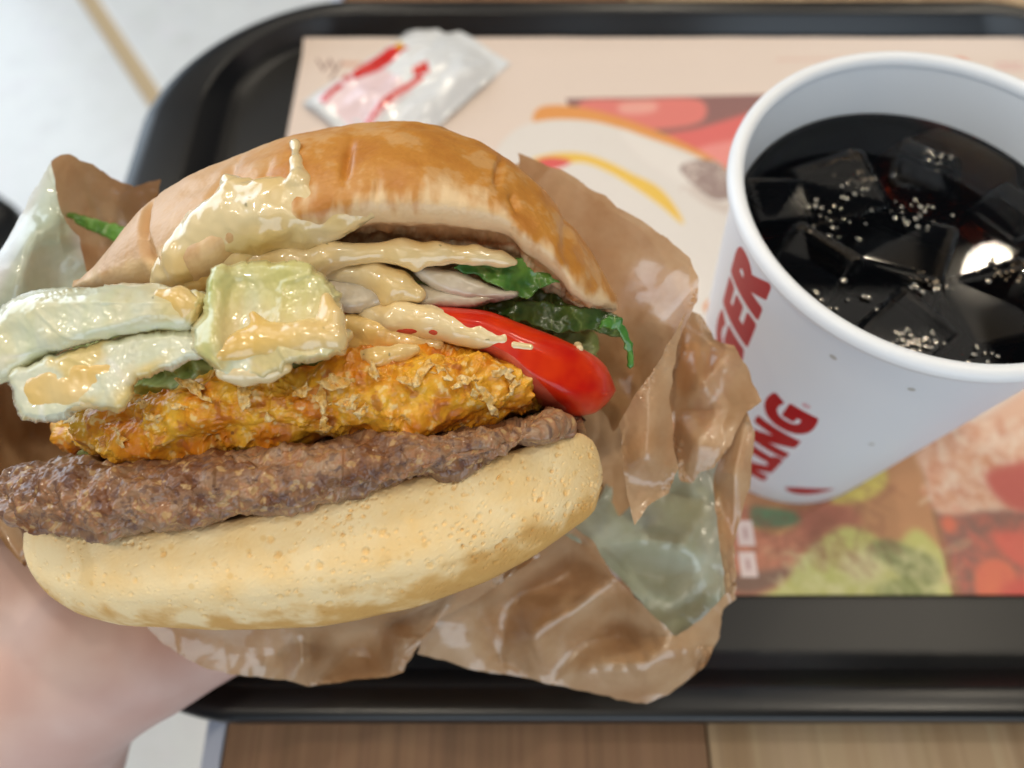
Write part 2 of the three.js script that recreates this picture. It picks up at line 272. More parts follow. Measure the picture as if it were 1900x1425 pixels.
// ------------------------------------------------------------------ printed paper on the tray
const MX0 = -0.0955, MX1 = 0.262, MZ0 = -0.3052, MZ1 = -0.0537;
{
  const W = 1800, H = Math.round(W * (MZ1 - MZ0) / (MX1 - MX0)), [c, g] = canvas(W, H);
  const m = (x, y) => { const p = onLevel(x, y, 0.0015); return [(p.x - MX0) / (MX1 - MX0) * W, (p.z - MZ0) / (MZ1 - MZ0) * H]; };
  const shape = (pts, fill, blur = 0) => { g.save(); if (blur) g.filter = `blur(${blur}px)`; g.fillStyle = fill; g.beginPath(); const q = smooth(pts.map(([x, y]) => m(x, y)), 8); q.forEach((p, i) => (i ? g.lineTo(...p) : g.moveTo(...p))); g.fill(); g.restore(); };
  const poly = (pts, fill) => { g.fillStyle = fill; g.beginPath(); pts.forEach((p, i) => { const q = m(...p); i ? g.lineTo(...q) : g.moveTo(...q); }); g.fill(); };
  g.fillStyle = '#e6d3c6'; g.fillRect(0, 0, W, H);
  // upper print: dark panel with red shapes, pale wrapped burger with a yellow arc
  poly([[1050, 182], [1500, 172], [1500, 560], [1420, 560], [1300, 330], [1060, 215]], '#7a4a48');
  shape([[1075, 190], [1180, 183], [1300, 184], [1312, 200], [1300, 225], [1150, 240], [1085, 225]], '#e2675e', 3);
  shape([[1150, 192], [1220, 190], [1215, 205], [1150, 208]], '#ee9a8c', 4);
  shape([[1190, 262], [1300, 235], [1500, 190], [1560, 240], [1500, 330], [1380, 345], [1280, 300]], '#e0524f', 4);
  shape([[1290, 280], [1420, 250], [1500, 240], [1500, 290], [1370, 315]], '#f0827c', 5);
  shape([[1000, 200], [1050, 195], [1160, 220], [1300, 280], [1380, 340], [1400, 400], [1250, 330], [1050, 250], [990, 225]], '#e58a32', 2);
  shape([[915, 300], [955, 240], [1010, 222], [1100, 224], [1190, 250], [1300, 292], [1370, 345], [1400, 470], [1340, 640], [1200, 620], [1000, 420]], '#e4dfda', 2);
  shape([[1150, 240], [1250, 280], [1320, 330], [1300, 350], [1200, 300]], '#ebe7e2', 6);
  shape([[985, 296], [1020, 284], [1080, 284], [1130, 300], [1170, 320], [1220, 345], [1255, 385], [1268, 415], [1225, 380], [1180, 348], [1130, 318], [1080, 300], [1030, 305]], '#f0bf35', 1.5);
  shape([[990, 300], [1020, 290], [1060, 298], [1035, 310], [1000, 312]], '#dd3a3a', 1.5);
  // brown oval stamp
  shape([[1262, 310], [1285, 298], [1330, 300], [1362, 335], [1365, 360], [1330, 370], [1290, 345]], '#8b7470', 1);
  g.strokeStyle = '#cdbdb6'; g.lineWidth = 3; for (let i = 0; i < 26; i++) { const [x, y] = m(1272 + rnd() * 80, 305 + rnd() * 50); g.beginPath(); g.arc(x, y, 4 + rnd() * 9, rnd() * 6, rnd() * 6 + 2.5); g.stroke(); }
  shape([[1270, 345], [1310, 365], [1350, 378], [1400, 380], [1380, 400], [1320, 385]], '#cfc3bb', 3);
  // small blurred lettering strips along the upper edge
  g.strokeStyle = '#7e5145'; g.lineWidth = 5; g.beginPath(); let [sx, sy] = m(588, 108); g.moveTo(sx, sy); for (const [x, y] of [[600, 128], [612, 110], [622, 130], [634, 112], [612, 146]]) g.lineTo(...m(x, y)); g.stroke();
  g.strokeStyle = '#d59a80'; g.lineWidth = 12; g.beginPath(); g.moveTo(...m(634, 117)); g.lineTo(...m(720, 118)); g.stroke();
  g.strokeStyle = '#e0beb0'; g.lineWidth = 9; g.beginPath(); g.moveTo(...m(1440, 110)); g.lineTo(...m(1740, 106)); g.stroke();
  shape([[1765, 112], [1785, 106], [1800, 116], [1785, 124]], '#dd7a5e', 1);
  g.strokeStyle = '#dca7a2'; g.lineWidth = 5; for (const x of [1858, 1874, 1890]) { const q = m(x, 122); g.beginPath(); g.arc(q[0], q[1], 10, 0, 7); g.stroke(); }
  shape([[1305, 570], [1320, 553], [1335, 570], [1320, 585]], '#e08a4a', 1); shape([[1320, 600], [1340, 570], [1352, 600], [1335, 640]], '#7f9a5e', 2);
  shape([[1180, 560], [1300, 600], [1330, 700], [1200, 720]], '#e9a84a', 4);
  // lower print: bread, salad, tomatoes
  poly([[1150, 780], [1700, 780], [1790, 1110], [1150, 1110]], '#bb7c48');
  shape([[1300, 1000], [1330, 940], [1480, 950], [1560, 930], [1600, 960], [1520, 1040], [1450, 1090], [1350, 1110]], '#c8714f', 5);
  shape([[1480, 960], [1560, 930], [1590, 970], [1520, 1020]], '#a04f38', 8);
  shape([[1395, 940], [1430, 942], [1480, 952], [1485, 968], [1400, 975]], '#4b7a4e', 3);
  shape([[1395, 975], [1440, 982], [1485, 975], [1440, 990]], '#c3a04e', 3);
  shape([[1540, 930], [1590, 900], [1640, 860], [1645, 900], [1600, 930]], '#d2c24f', 3);
  shape([[1370, 1130], [1440, 1090], [1510, 1010], [1570, 975], [1620, 990], [1650, 1020], [1700, 980], [1740, 1010], [1775, 1060], [1790, 1130], [1600, 1140]], '#bfc25f', 5);
  shape([[1560, 1040], [1610, 1020], [1640, 1060], [1590, 1080]], '#d8cf8e', 6);
  shape([[1610, 1020], [1640, 1000], [1690, 1015], [1740, 1040], [1745, 1080], [1700, 1090], [1650, 1050]], '#6f7a3c', 4);
  shape([[1620, 1095], [1700, 1070], [1740, 1100], [1700, 1120]], '#7d8a42', 5);
  shape([[1340, 1075], [1400, 1060], [1470, 1055], [1440, 1085], [1380, 1100]], '#6d4b3a', 5);
  poly([[1700, 830], [1710, 830], [1795, 1110], [1770, 1110]], '#8d5a35');
  poly([[1705, 835], [1990, 700], [1990, 1110], [1787, 1110]], '#7c4d42');
  shape([[1700, 840], [1800, 790], [1990, 690], [1990, 940], [1850, 945], [1740, 950], [1715, 880]], '#e8b596', 4);
  for (let i = 0; i < 260; i++) { const x = 1715 + rnd() * 250, y = 780 + rnd() * 160; const [qx, qy] = m(x, y); g.globalAlpha = 0.35; g.fillStyle = ['#d98d62', '#f3d2b8', '#c9744f', '#f6e2cf'][i % 4]; g.beginPath(); g.ellipse(qx, qy, 4 + rnd() * 20, 3 + rnd() * 9, rnd() * 3, 0, 7); g.fill(); } g.globalAlpha = 1;
  shape([[1830, 880], [1880, 860], [1990, 850], [1990, 940], [1900, 950], [1850, 920]], '#c4473c', 6);
  shape([[1745, 965], [1765, 955], [1780, 975], [1760, 990]], '#e0603f', 4);
  shape([[1840, 990], [1920, 985], [1990, 1000], [1990, 1060], [1890, 1050]], '#dd5040', 6);
  shape([[1810, 1060], [1840, 1035], [1880, 1050], [1890, 1115], [1820, 1115]], '#ec6a45', 4);
  shape([[1860, 1090], [1990, 1060], [1990, 1120], [1870, 1120]], '#d63f35', 5);
  for (let i = 0; i < 420; i++) { const k = i % 3, [x, y] = k === 0 ? [1420 + rnd() * 360, 1010 + rnd() * 95] : k === 1 ? [1330 + rnd() * 330, 900 + rnd() * 150] : [1770 + rnd() * 200, 960 + rnd() * 145], [qx, qy] = m(x, y); g.globalAlpha = 0.10 + 0.12 * rnd(); g.fillStyle = [['#e4e2a0', '#5c6b2c', '#a9b552'], ['#e0a070', '#7a3c24', '#d88858'], ['#f39a80', '#7c1f1c', '#e05a44']][k][i % 9 % 3]; g.beginPath(); g.ellipse(qx, qy, 5 + rnd() * 26, 2 + rnd() * 9, rnd() * 3.1, 0, 7); g.fill(); } g.globalAlpha = 1;
  // small price boxes
  for (const [x, y] of [[1385, 990], [1390, 1048]]) { g.fillStyle = '#efdcd8'; const a = m(x - 20, y - 25), b = m(x + 18, y + 22); g.fillRect(a[0], a[1], b[0] - a[0], b[1] - a[1]); g.strokeStyle = '#c49a98'; g.lineWidth = 5; g.strokeRect(a[0] + 14, a[1] + 14, b[0] - a[0] - 28, b[1] - a[1] - 28); }
  g.fillStyle = 'rgba(224,208,195,0.24)'; g.fillRect(0, 0, W, H);
  for (let i = 0; i < 9000; i++) { g.fillStyle = rnd() < 0.5 ? 'rgba(255,250,240,0.05)' : 'rgba(90,60,40,0.04)'; g.fillRect(rnd() * W, rnd() * H, 1 + rnd() * 5, 1 + rnd() * 3); }
  const geo = new THREE.PlaneGeometry(MX1 - MX0, MZ1 - MZ0, 90, 60).rotateX(-Math.PI / 2), p = geo.attributes.position;
  for (let i = 0; i < p.count; i++) { const x = p.getX(i), z = p.getZ(i), ez = z + (MZ1 - MZ0) / 2; p.setY(i, 0.0006 + 0.0005 * (1 + fbm(x * 14, 1, z * 14, 3)) + 0.0025 * Math.pow(sst(0.01, 0, ez), 2)); }
  geo.computeVertexNormals();
  single('tray_liner', geo, mat({ map: colorMap(c), roughness: 0.55 }), new THREE.Vector3((MX0 + MX1) / 2, 0, (MZ0 + MZ1) / 2), 'printed paper liner with food pictures lying in the black tray', 'paper liner');
}
// ------------------------------------------------------------------ ketchup packets
{
  const [c, g] = canvas(512, 800);
  g.fillStyle = '#f2f4f6'; g.fillRect(0, 0, 512, 800); g.fillStyle = '#f3d9dc'; g.fillRect(60, 420, 390, 330);
  g.fillStyle = '#d8271f'; g.beginPath(); g.moveTo(90, 300); g.lineTo(180, 230); g.lineTo(200, 430); g.lineTo(150, 560); g.lineTo(90, 540); g.fill();
  g.beginPath(); g.moveTo(340, 240); g.lineTo(420, 290); g.lineTo(380, 360); g.lineTo(330, 330); g.fill(); g.fillRect(395, 330, 34, 420); g.fillRect(60, 560, 60, 34); g.fillRect(90, 620, 40, 130);
  g.fillStyle = '#e8b74a'; g.beginPath(); g.ellipse(130, 255, 34, 22, 0.5, 0, 7); g.fill();
  g.strokeStyle = '#c9ced4'; g.lineWidth = 3; for (const y0 of [0, 752]) for (let x = 4; x < 512; x += 12) { g.beginPath(); g.moveTo(x, y0); g.lineTo(x, y0 + 48); g.stroke(); }
  const film = mat({ map: colorMap(c), roughness: 0.16, clearcoat: 0.6, clearcoatRoughness: 0.08 });
  const plainFilm = mat({ color: 0xe9ecef, roughness: 0.18, clearcoat: 0.6, clearcoatRoughness: 0.08 });
  const packet = (centre, turn, s, label, skin = film) => {
    const w = 0.040, h = 0.072, geo = new THREE.PlaneGeometry(w, h, 70, 110).rotateX(-Math.PI / 2), p = geo.attributes.position, q = Float32Array.from(p.array);
    const low = geo.clone();
    for (let i = 0; i < p.count; i++) {
      const x = p.getX(i), z = p.getZ(i), ex = sst(0.0, 0.009, w / 2 - Math.abs(x)), ez = sst(0.003, 0.022, h / 2 - Math.abs(z));
      const wr = 0.0007 * ridged(x * 90 + s, z * 40, s, 3) * (0.35 + ex * ez) + 0.0009 * fbm(x * 45, s, z * 45, 3);
      p.setY(i, 0.0016 + 0.0052 * Math.pow(ex * ez, 0.7) + wr + 0.0016 * Math.sin(x * 130 + s) * (1 - ez)); low.attributes.position.setY(i, 0.0002 + Math.max(0, wr));
    }
    geo.computeVertexNormals(); low.setIndex([...low.index.array].reverse()); low.computeVertexNormals();
    const o = single('ketchup_packet', mergeGeometries([geo, low]), skin, centre, label, 'sauce packet'); o.rotation.y = turn; return o;
  };
  packet(new THREE.Vector3(-0.0515, 0.0024, -0.2765), -0.76, 3.1, 'crinkled white sauce packet with red print on top, propped on the other packet').rotation.z = 0.06;
  packet(new THREE.Vector3(-0.0385, 0.0012, -0.2745), -0.66, 8.4, 'plain white sauce packet mostly hidden beneath the red printed packet', plainFilm);
}

// ------------------------------------------------------------------ paper cup, cola, ice
const CX = 0.0939, CZ = -0.1158, CH = 0.1082, RB = 0.0329, RT = 0.0437, CY0 = 0.0018;
{
  const cup = thing('paper_cup', new THREE.Vector3(CX, CY0, CZ), 'white paper cup with red lettering, open and filled with cola', 'cup');
  const W = 2048, H = 800, [c, g] = canvas(W, H);
  g.fillStyle = '#eef0f3'; g.fillRect(0, 0, W, H);
  const px = (th) => (1 - th / 360) * W, py = (h) => (1 - h / (CH * 1000)) * H;
  const word = (text, h0, h1, thBase, thTop, face) => {
    g.save(); g.translate(px(thBase), py(h0)); g.rotate(-Math.PI / 2); g.font = face; g.textBaseline = 'alphabetic'; const w = g.measureText(text).width, hh = (thTop - thBase) / 360 * W, L = (h1 - h0) / (CH * 1000) * H;
    g.scale(L / w, hh / 74); g.fillStyle = g.strokeStyle = '#b30a1b'; g.lineJoin = 'round'; g.lineWidth = 9; g.strokeText(text, 0, 0); g.fillText(text, 0, 0); g.restore();
  };
  word('BURGER', 10, 102, 153.5, 172.5, 'bold 100px sans-serif');
  word('KING', 13, 69.5, 118.5, 136.5, 'bold 100px sans-serif');
  g.save(); g.translate(px(123), py(70.5)); g.rotate(-Math.PI / 2); g.font = '22px sans-serif'; g.fillStyle = '#d0606a'; g.fillText('\u00ae', 0, 0); g.restore();
  g.fillStyle = '#b30f1e'; g.beginPath(); g.moveTo(px(107), py(15)); g.bezierCurveTo(px(104), py(19), px(90), py(20), px(84), py(18.5)); g.bezierCurveTo(px(88), py(11), px(103), py(9), px(107), py(15)); g.fill();
  g.fillStyle = 'rgba(150,140,120,0.5)'; for (const [t, h] of [[127, 97], [104, 96], [96, 62]]) { g.beginPath(); g.ellipse(px(t), py(h), 7, 5, 0.4, 0, 7); g.fill(); }
  const geo = new THREE.BufferGeometry(), pos = [], uv = [], idx = [], nt = 180, nh = 24;
  for (let j = 0; j <= nh; j++) for (let i = 0; i <= nt; i++) { const th = i / nt * 2 * Math.PI, h = j / nh, r = lerp(RB, RT, h); pos.push(r * Math.cos(th), h * CH - 0.0005, r * Math.sin(th)); uv.push(1 - i / nt, h); }
  for (let j = 0; j < nh; j++) for (let i = 0; i < nt; i++) { const a = j * (nt + 1) + i, b = a + 1, d = a + nt + 1, e = d + 1; idx.push(a, d, b, b, d, e); }
  geo.setAttribute('position', new THREE.Float32BufferAttribute(pos, 3)); geo.setAttribute('uv', new THREE.Float32BufferAttribute(uv, 2)); geo.setIndex(idx); geo.computeVertexNormals();
  const paper = mat({ color: 0xeef0f2, roughness: 0.38 });
  part('cup_wall', geo, mat({ map: colorMap(c), roughness: 0.42 }), cup);
  part('inner_wall', new THREE.LatheGeometry([[RB - 0.0012, 0.006], [RT - 0.0011, CH - 0.001]].map(([x, y]) => new THREE.Vector2(x, y)), 160), paper, cup);
  const bead = []; for (let k = 0; k <= 20; k++) { const a = k / 20 * Math.PI * 2; bead.push(new THREE.Vector2(RT + 0.0006 + 0.0019 * Math.cos(a), CH - 0.0004 + 0.0021 * Math.sin(a))); }
  part('rim', new THREE.LatheGeometry(bead, 200), paper, cup);
  part('base', new THREE.LatheGeometry([[0, 0.005], [RB - 0.0015, 0.005], [RB - 0.0011, 0.0002], [RB - 0.0004, 0.0]].map(([x, y]) => new THREE.Vector2(x, y)), 120), paper, cup);
}
{
  const top = 0.0935, rAt = (h) => lerp(RB, RT, h / CH) - 0.0013;
  const lg = new THREE.LatheGeometry([[0.0001, 0.0068], [rAt(0.0068), 0.0068], [rAt(top) - 0.0001, top + 0.0006], [rAt(top) - 0.0012, top], [0.0001, top]].map(([x, y]) => new THREE.Vector2(x, y)), 140);
  single('cola', lg, mat({ color: 0xffffff, roughness: 0.02, transmission: 1, thickness: 0.02, ior: 1.33, attenuationColor: new THREE.Color(0.34, 0.15, 0.045), attenuationDistance: 0.026 }), new THREE.Vector3(CX, CY0, CZ), 'dark brown cola filling the white paper cup', 'drink');
  const ice = mat({ color: 0xffffff, roughness: 0.05, transmission: 1, thickness: 0.01, ior: 1.31, attenuationColor: new THREE.Color(0.36, 0.18, 0.07), attenuationDistance: 0.012 });
  const spots = [[-0.0130, -0.0180, 0.3, 0.022, 0.0016], [0.0095, -0.0225, -0.35, 0.018, 0.0026], [0.0270, -0.0080, 0.6, 0.017, 0.003], [-0.0235, 0.0060, 0.9, 0.021, 0.0005], [-0.0010, 0.0020, -0.5, 0.024, 0.0018], [0.0180, 0.0165, 0.25, 0.021, 0.0012], [-0.0060, 0.0255, 0.7, 0.019, 0.0022], [-0.0285, -0.0130, 0.1, 0.016, 0.0009]];
  const words = ['beside the far cup wall', 'with a bright wet top', 'ring shaped glint at the cup edge', 'in the darkest part of the cola', 'in the middle of the cola', 'with pale cracked edges', 'among the foam bubbles', 'small, pressed to the cup wall'];
  spots.forEach(([x, z, turn, s, up], k) => {
    const g = new RoundedBoxGeometry(s, s * 0.8, s * 0.92, 5, s * 0.13), p = g.attributes.position;
    for (let i = 0; i < p.count; i++) { const a = p.getX(i), b = p.getY(i), d = p.getZ(i), w = 1 + 0.10 * n3(a * 70 + k * 5, b * 70, d * 70); p.setXYZ(i, a * w, b * (1 + 0.1 * n3(a * 60, k * 3, d * 60)), d * w); }
    g.computeVertexNormals();
    const o = single('ice_cube', g, ice, new THREE.Vector3(CX + x, CY0 + top + up * 0.25 - s * 0.40, CZ + z), 'clear ice cube floating in the dark cola', 'ice cube', 'ice cubes in the cola'); o.rotation.set((rnd() - 0.5) * 0.5, turn, (rnd() - 0.5) * 0.5);
  });
  // foam bubbles clustered along the ice edges
  const list = [], cl = [[-0.0060, 0.0290, 60, 0.006], [0.0015, 0.0130, 26, 0.006], [-0.0085, -0.0170, 26, 0.006], [0.0130, -0.0240, 14, 0.006], [0.0210, 0.0090, 30, 0.008], [-0.0160, -0.0060, 26, 0.009], [0.0030, -0.0080, 26, 0.008], [0.0330, 0.0030, 16, 0.005], [-0.02, 0.018, 12, 0.008], [0.008, 0.033, 14, 0.006]];
  for (const [x, z, n, s] of cl) for (let i = 0; i < n; i++) { const a = rnd() * 6.283, r = s * Math.sqrt(-Math.log(1 - rnd() * 0.95)) * 0.7, bx = x + r * Math.cos(a), bz = z + r * Math.sin(a) * 0.7; if (Math.hypot(bx, bz) < 0.0385) list.push([bx, bz, 0.0002 + 0.0005 * rnd() * rnd() + 0.00015 * rnd()]); }
  const foam = new THREE.InstancedMesh(new THREE.SphereGeometry(1, 16, 10), mat({ color: 0xd8cdbb, roughness: 0.1, metalness: 1 }), list.length), M = new THREE.Matrix4();
  list.forEach(([x, z, r], i) => foam.setMatrixAt(i, M.makeScale(r, r * 0.8, r).setPosition(x, r * 0.25, z)));
  foam.name = 'foam_bubbles'; foam.position.set(CX, CY0 + top + 0.0004, CZ); foam.castShadow = true; scene.add(foam); tag(foam, 'tiny clear foam bubbles floating on the cola', 'foam', null, 'stuff');
}

// ------------------------------------------------------------------ hamburger
const BO = at(590, 800, 0.148);
const burger = thing('hamburger', BO, 'large hamburger with beef, fried patty, tomato, lettuce and dripping pale sauce, held in its wrapper', 'hamburger');
const vc = (o) => mat({ vertexColors: true, ...o });
const speck = (q, c, dens = 0.05, s = 2.2, dark = [0.10, 0.09, 0.03]) => { const [d, id] = cells(q[0] / s, q[1] / s, q[2] / s, 77); return id < dens && d < 0.13 ? mix3(c, dark, 0.75) : c; };
// creases: [x0, y0, x1, y1, half width, depth]
const crease = (list) => (x, y) => { let s = 0; for (const [a, b, c, d, w, h] of list) { const dx = c - a, dy = d - b, t = clamp(((x - a) * dx + (y - b) * dy) / (dx * dx + dy * dy), 0, 1), r = Math.hypot(x - a - dx * t, y - b - dy * t); s += h * Math.exp(-((r / w) ** 2)) * Math.min(1, 4 * t * (1 - t) + 0.25); } return s; };

// lower bun
const bunLow = { origin: BO, left: 46, right: 1118, Dc: 0.147, near: 0.024, far: 0.05, p: 2.6, kt: 0.10, wt: 0.16, kb: 0.55, wb: 0.45, nu: 620, nv: 150,
  top: [[46, 990], [60, 984], [200, 984], [400, 962], [600, 922], [800, 878], [950, 838], [1035, 814], [1075, 806], [1098, 816], [1110, 836], [1118, 868]],
  bot: [[46, 1030], [54, 1075], [75, 1115], [120, 1146], [200, 1160], [330, 1166], [500, 1166], [700, 1142], [850, 1100], [1000, 1032], [1070, 985], [1108, 950], [1118, 905]],
  disp: (q, f) => {
    let d = 0.0008 * fbm(q[0] * 0.03, q[1] * 0.03, q[2] * 0.03, 2) + 0.00007 * fbm(q[0] * 1.2, q[1] * 1.2, q[2] * 1.2, 3);
    if (f.side === 'wall') {
      const w = sst(0.02, 0.15, f.v) * sst(1.0, 0.8, f.v), area = 0.35 + 0.65 * sst(-0.2, 0.3, fbm(q[0] * 0.05, q[1] * 0.05, 4, 2) + (f.x - 500) * 0.0006);
      for (const [s, n, dep, sd] of [[2.0, 0.30, 0.00060, 5], [1.15, 0.55, 0.00040, 15], [0.75, 0.6, 0.00022, 25]]) { const [a, id] = cells(q[0] / s, q[1] / s, q[2] / s, sd); if (id < n * area) d -= dep * w * (0.5 + 1.5 * id) * sst(0.40, 0.20, a); }
    }
    return d + (f.side === 'wall' ? -0.00025 * sst(0.72, 0.78, f.v) * (0.5 + fbm(f.x * 0.006, 2, 2, 2)) : 0);
  },
  color: (q, f) => {
    const n = fbm(q[0] * 0.09, q[1] * 0.09, q[2] * 0.09, 4), cream = mix3([0.93, 0.72, 0.40], [0.90, 0.62, 0.27], clamp(0.5 + n + (f.x - 700) * 0.0006, 0, 1)), crust = [0.66, 0.36, 0.10];
    if (f.side === 'under' || f.side === 'back') return crust;
    let c = mix3(cream, mix3([0.72, 0.42, 0.12], crust, clamp(0.3 + n, 0, 1)), sst(0.72, 1.02, f.v + 0.34 * n + 0.13 * sst(350, 900, f.x) - 0.06));
    for (const [s, m, sd] of [[2.0, 0.30, 5]]) { const [a, id] = cells(q[0] / s, q[1] / s, q[2] / s, sd); if (id < m) c = mix3(c, [c[0] * 0.93, c[1] * 0.86, c[2] * 0.72], sst(0.36, 0.16, a)); }
    const drip = sst(18, 8, Math.abs(f.x - 155 + 6 * Math.sin(f.y * 0.07))) * sst(1095, 1080, f.y); c = mix3(c, [0.80, 0.56, 0.25], 0.6 * drip);
    return c;
  } };
part('bottom_bun', roundLayer(bunLow), vc({ roughness: 0.72, sheen: 0.25, sheenColor: new THREE.Color(0.9, 0.75, 0.5), sheenRoughness: 0.6 }), burger);

// beef patty
const beef = { origin: BO, left: -16, right: 1075, Dc: 0.145, near: 0.0265, far: 0.045, p: 3.2, kt: 0.42, wt: 0.6, kb: 0.2, wb: 0.4, nu: 640, nv: 110, nc: 40,
  top: [[-16, 912], [-4, 880], [20, 862], [60, 850], [110, 848], [180, 858], [260, 852], [400, 836], [560, 822], [700, 806], [850, 798], [960, 788], [1030, 772], [1060, 774], [1075, 784]],
  bot: [[-16, 930], [0, 955], [30, 975], [90, 987], [250, 982], [400, 962], [600, 926], [800, 884], [950, 842], [1040, 806], [1075, 798]],
  disp: (q, f) => { const [a, id] = cells(q[0] / 7.5 + 0.4 * n3(q[0] * 0.2, q[1] * 0.2, 1), q[1] / 4.8, q[2] / 6, 21), [b, ib] = cells(q[0] / 2.6, q[1] / 2.2, q[2] / 2.4, 31), r = ridged(q[0] * 0.16, q[1] * 0.26, q[2] * 0.16, 3); return 0.0018 * fbm(q[0] * 0.06, q[1] * 0.09, q[2] * 0.06, 3) + 0.0024 * (0.4 - a * a) * (0.25 + id) + 0.0007 * (0.45 - b) * (ib > 0.4 ? 1.3 : 0.1) + 0.0006 * r + 0.00016 * fbm(q[0] * 0.9, q[1] * 0.9, q[2] * 0.9, 3); },
  color: (q, f) => {
    const n = fbm(q[0] * 0.10, q[1] * 0.16, q[2] * 0.10, 4), m = fbm(q[0] * 0.35 + 9, q[1] * 0.45, q[2] * 0.35, 3), [a, id] = cells(q[0] / 7.5 + 0.4 * n3(q[0] * 0.2, q[1] * 0.2, 1), q[1] / 4.8, q[2] / 6, 21);
    let c = mix3([0.17, 0.062, 0.022], [0.36, 0.225, 0.13], clamp(0.5 + 1.0 * n + 0.5 * (id - 0.5), 0, 1));
    c = mix3(c, [0.34, 0.145, 0.06], clamp(sst(-0.05, 0.35, m + 0.6 * n) * 0.75, 0, 1));
    if (m > 0.30) c = mix3(c, [0.55, 0.37, 0.16], 0.6 * sst(0.30, 0.4, m));
    if (m < -0.26) c = mix3(c, [0.11, 0.055, 0.05], 0.6 * sst(-0.26, -0.36, m));
    return c;
  } };
part('beef_patty', roundLayer(beef), vc({ roughness: 0.42, specularIntensity: 0.6, clearcoat: 0.4, clearcoatRoughness: 0.07 }), burger);

// battered fried patty
const fried = { origin: BO, left: 104, right: 1010, Dc: 0.146, near: 0.0245, far: 0.04, p: 3.0, kt: 0.42, wt: 0.6, kb: 0.34, wb: 0.5, nu: 540, nv: 130, nc: 40,
  top: [[104, 786], [110, 764], [128, 750], [200, 728], [290, 700], [400, 684], [520, 674], [620, 656], [700, 642], [770, 634], [870, 642], [940, 660], [985, 690], [1002, 715], [1010, 740]],
  bot: [[104, 806], [112, 835], [140, 852], [200, 862], [300, 858], [420, 844], [560, 824], [680, 817], [780, 814], [860, 807], [920, 792], [970, 780], [1000, 768], [1010, 752]],
  disp: (q) => { const [a] = cells(q[0] / 13, q[1] / 9, q[2] / 11, 41), [b, ib] = cells(q[0] / 3.4, q[1] / 3.0, q[2] / 3.4, 51), m = sst(0.02, 0.3, fbm(q[0] * 0.10, q[1] * 0.10, q[2] * 0.10 + 7, 3)); return 0.0046 * (0.45 - a) + 0.0014 * fbm(q[0] * 0.13, q[1] * 0.13, q[2] * 0.13, 3) + m * (0.0014 * (0.5 - b) * ib + 0.0008 * ridged(q[0] * 0.28, q[1] * 0.28, q[2] * 0.28, 3)) + 0.00012 * fbm(q[0] * 0.9, q[1] * 0.9, q[2] * 0.9, 2); },
  color: (q) => {
    const n = fbm(q[0] * 0.10 + 3, q[1] * 0.10, q[2] * 0.10, 4), m = fbm(q[0] * 0.45, q[1] * 0.45 + 5, q[2] * 0.45, 3), k = fbm(q[0] * 0.20 - 8, q[1] * 0.20, q[2] * 0.20, 3);
    let c = mix3([0.66, 0.215, 0.008], [0.80, 0.43, 0.035], clamp(0.5 + 1.5 * n + 0.4 * m, 0, 1));
    c = mix3(c, [0.42, 0.11, 0.03], 0.6 * sst(0.24, 0.42, k)); c = mix3(c, [0.86, 0.66, 0.30], 0.6 * sst(0.28, 0.42, m - 0.3 * k));
    return speck(q, c, 0.04, 2.5, [0.15, 0.05, 0.02]);
  } };
const friedPart = part('fried_patty', roundLayer(fried), vc({ roughness: 0.36, specularIntensity: 0.7, clearcoat: 0.2, clearcoatRoughness: 0.12 }), burger);
// loose crisp flakes of batter
{
  const m = vc({ roughness: 0.5 });
  const blob = (x, y, r, k) => { const o = [], n = 9 + k % 5, t = hash(k, 1, 2, 3) * 3.1, c = Math.cos(t), d = Math.sin(t), w = 1.1 + 0.9 * hash(k, 7, 2, 3); for (let i = 0; i < n; i++) { const a = i / n * 6.283, q = r * (0.35 + 1.0 * hash(i, k, 3, 5)), u = q * Math.cos(a) * w, v = q * Math.sin(a) * 0.7; o.push([x + u * c - v * d, y + u * d + v * c]); } return o; };
  const list = [[790, 686, 19], [822, 694, 15], [755, 702, 14], [865, 706, 17], [905, 742, 22], [880, 733, 12], [622, 704, 24], [596, 738, 19], [642, 748, 22], [672, 762, 14], [560, 722, 17], [603, 792, 16], [452, 735, 17], [362, 722, 18], [285, 775, 12], [225, 815, 13], [330, 755, 11], [936, 690, 16], [952, 722, 14], [692, 690, 15], [132, 778, 14], [265, 745, 13], [500, 775, 11]];
  list.forEach(([x, y, r], k) => {
    const D = (a, b) => fried.depthAt(a, b) - 0.0011, curl = 4e-6 * (hash(k, 3, 9, 1) - 0.3), tx = (hash(k, 5, 5, 1) - 0.5) * 5e-5, ty = (hash(k, 6, 5, 1) - 0.5) * 5e-5;
    part('batter_flake', slab({ origin: BO, outline: blob(x, y, r, k), sharp: true, depth: (a, b) => D(a, b) + tx * (a - x) + ty * (b - y) + 0.0016 * fbm(a * 0.045, b * 0.045, k, 3) - ((a - x) ** 2 + (b - y) ** 2) * curl, thick: 0.00025, back: 0.00025, edge: 3, pitch: 1.7, rag: 9, ragScale: 0.06, color: (q) => mix3([0.80, 0.46, 0.10], [0.86, 0.66, 0.33], clamp(0.5 + 2 * fbm(q[0] * 0.4, q[1] * 0.4, q[2] * 0.4 + k, 3), 0, 1)) }), m, friedPart);
  });
}
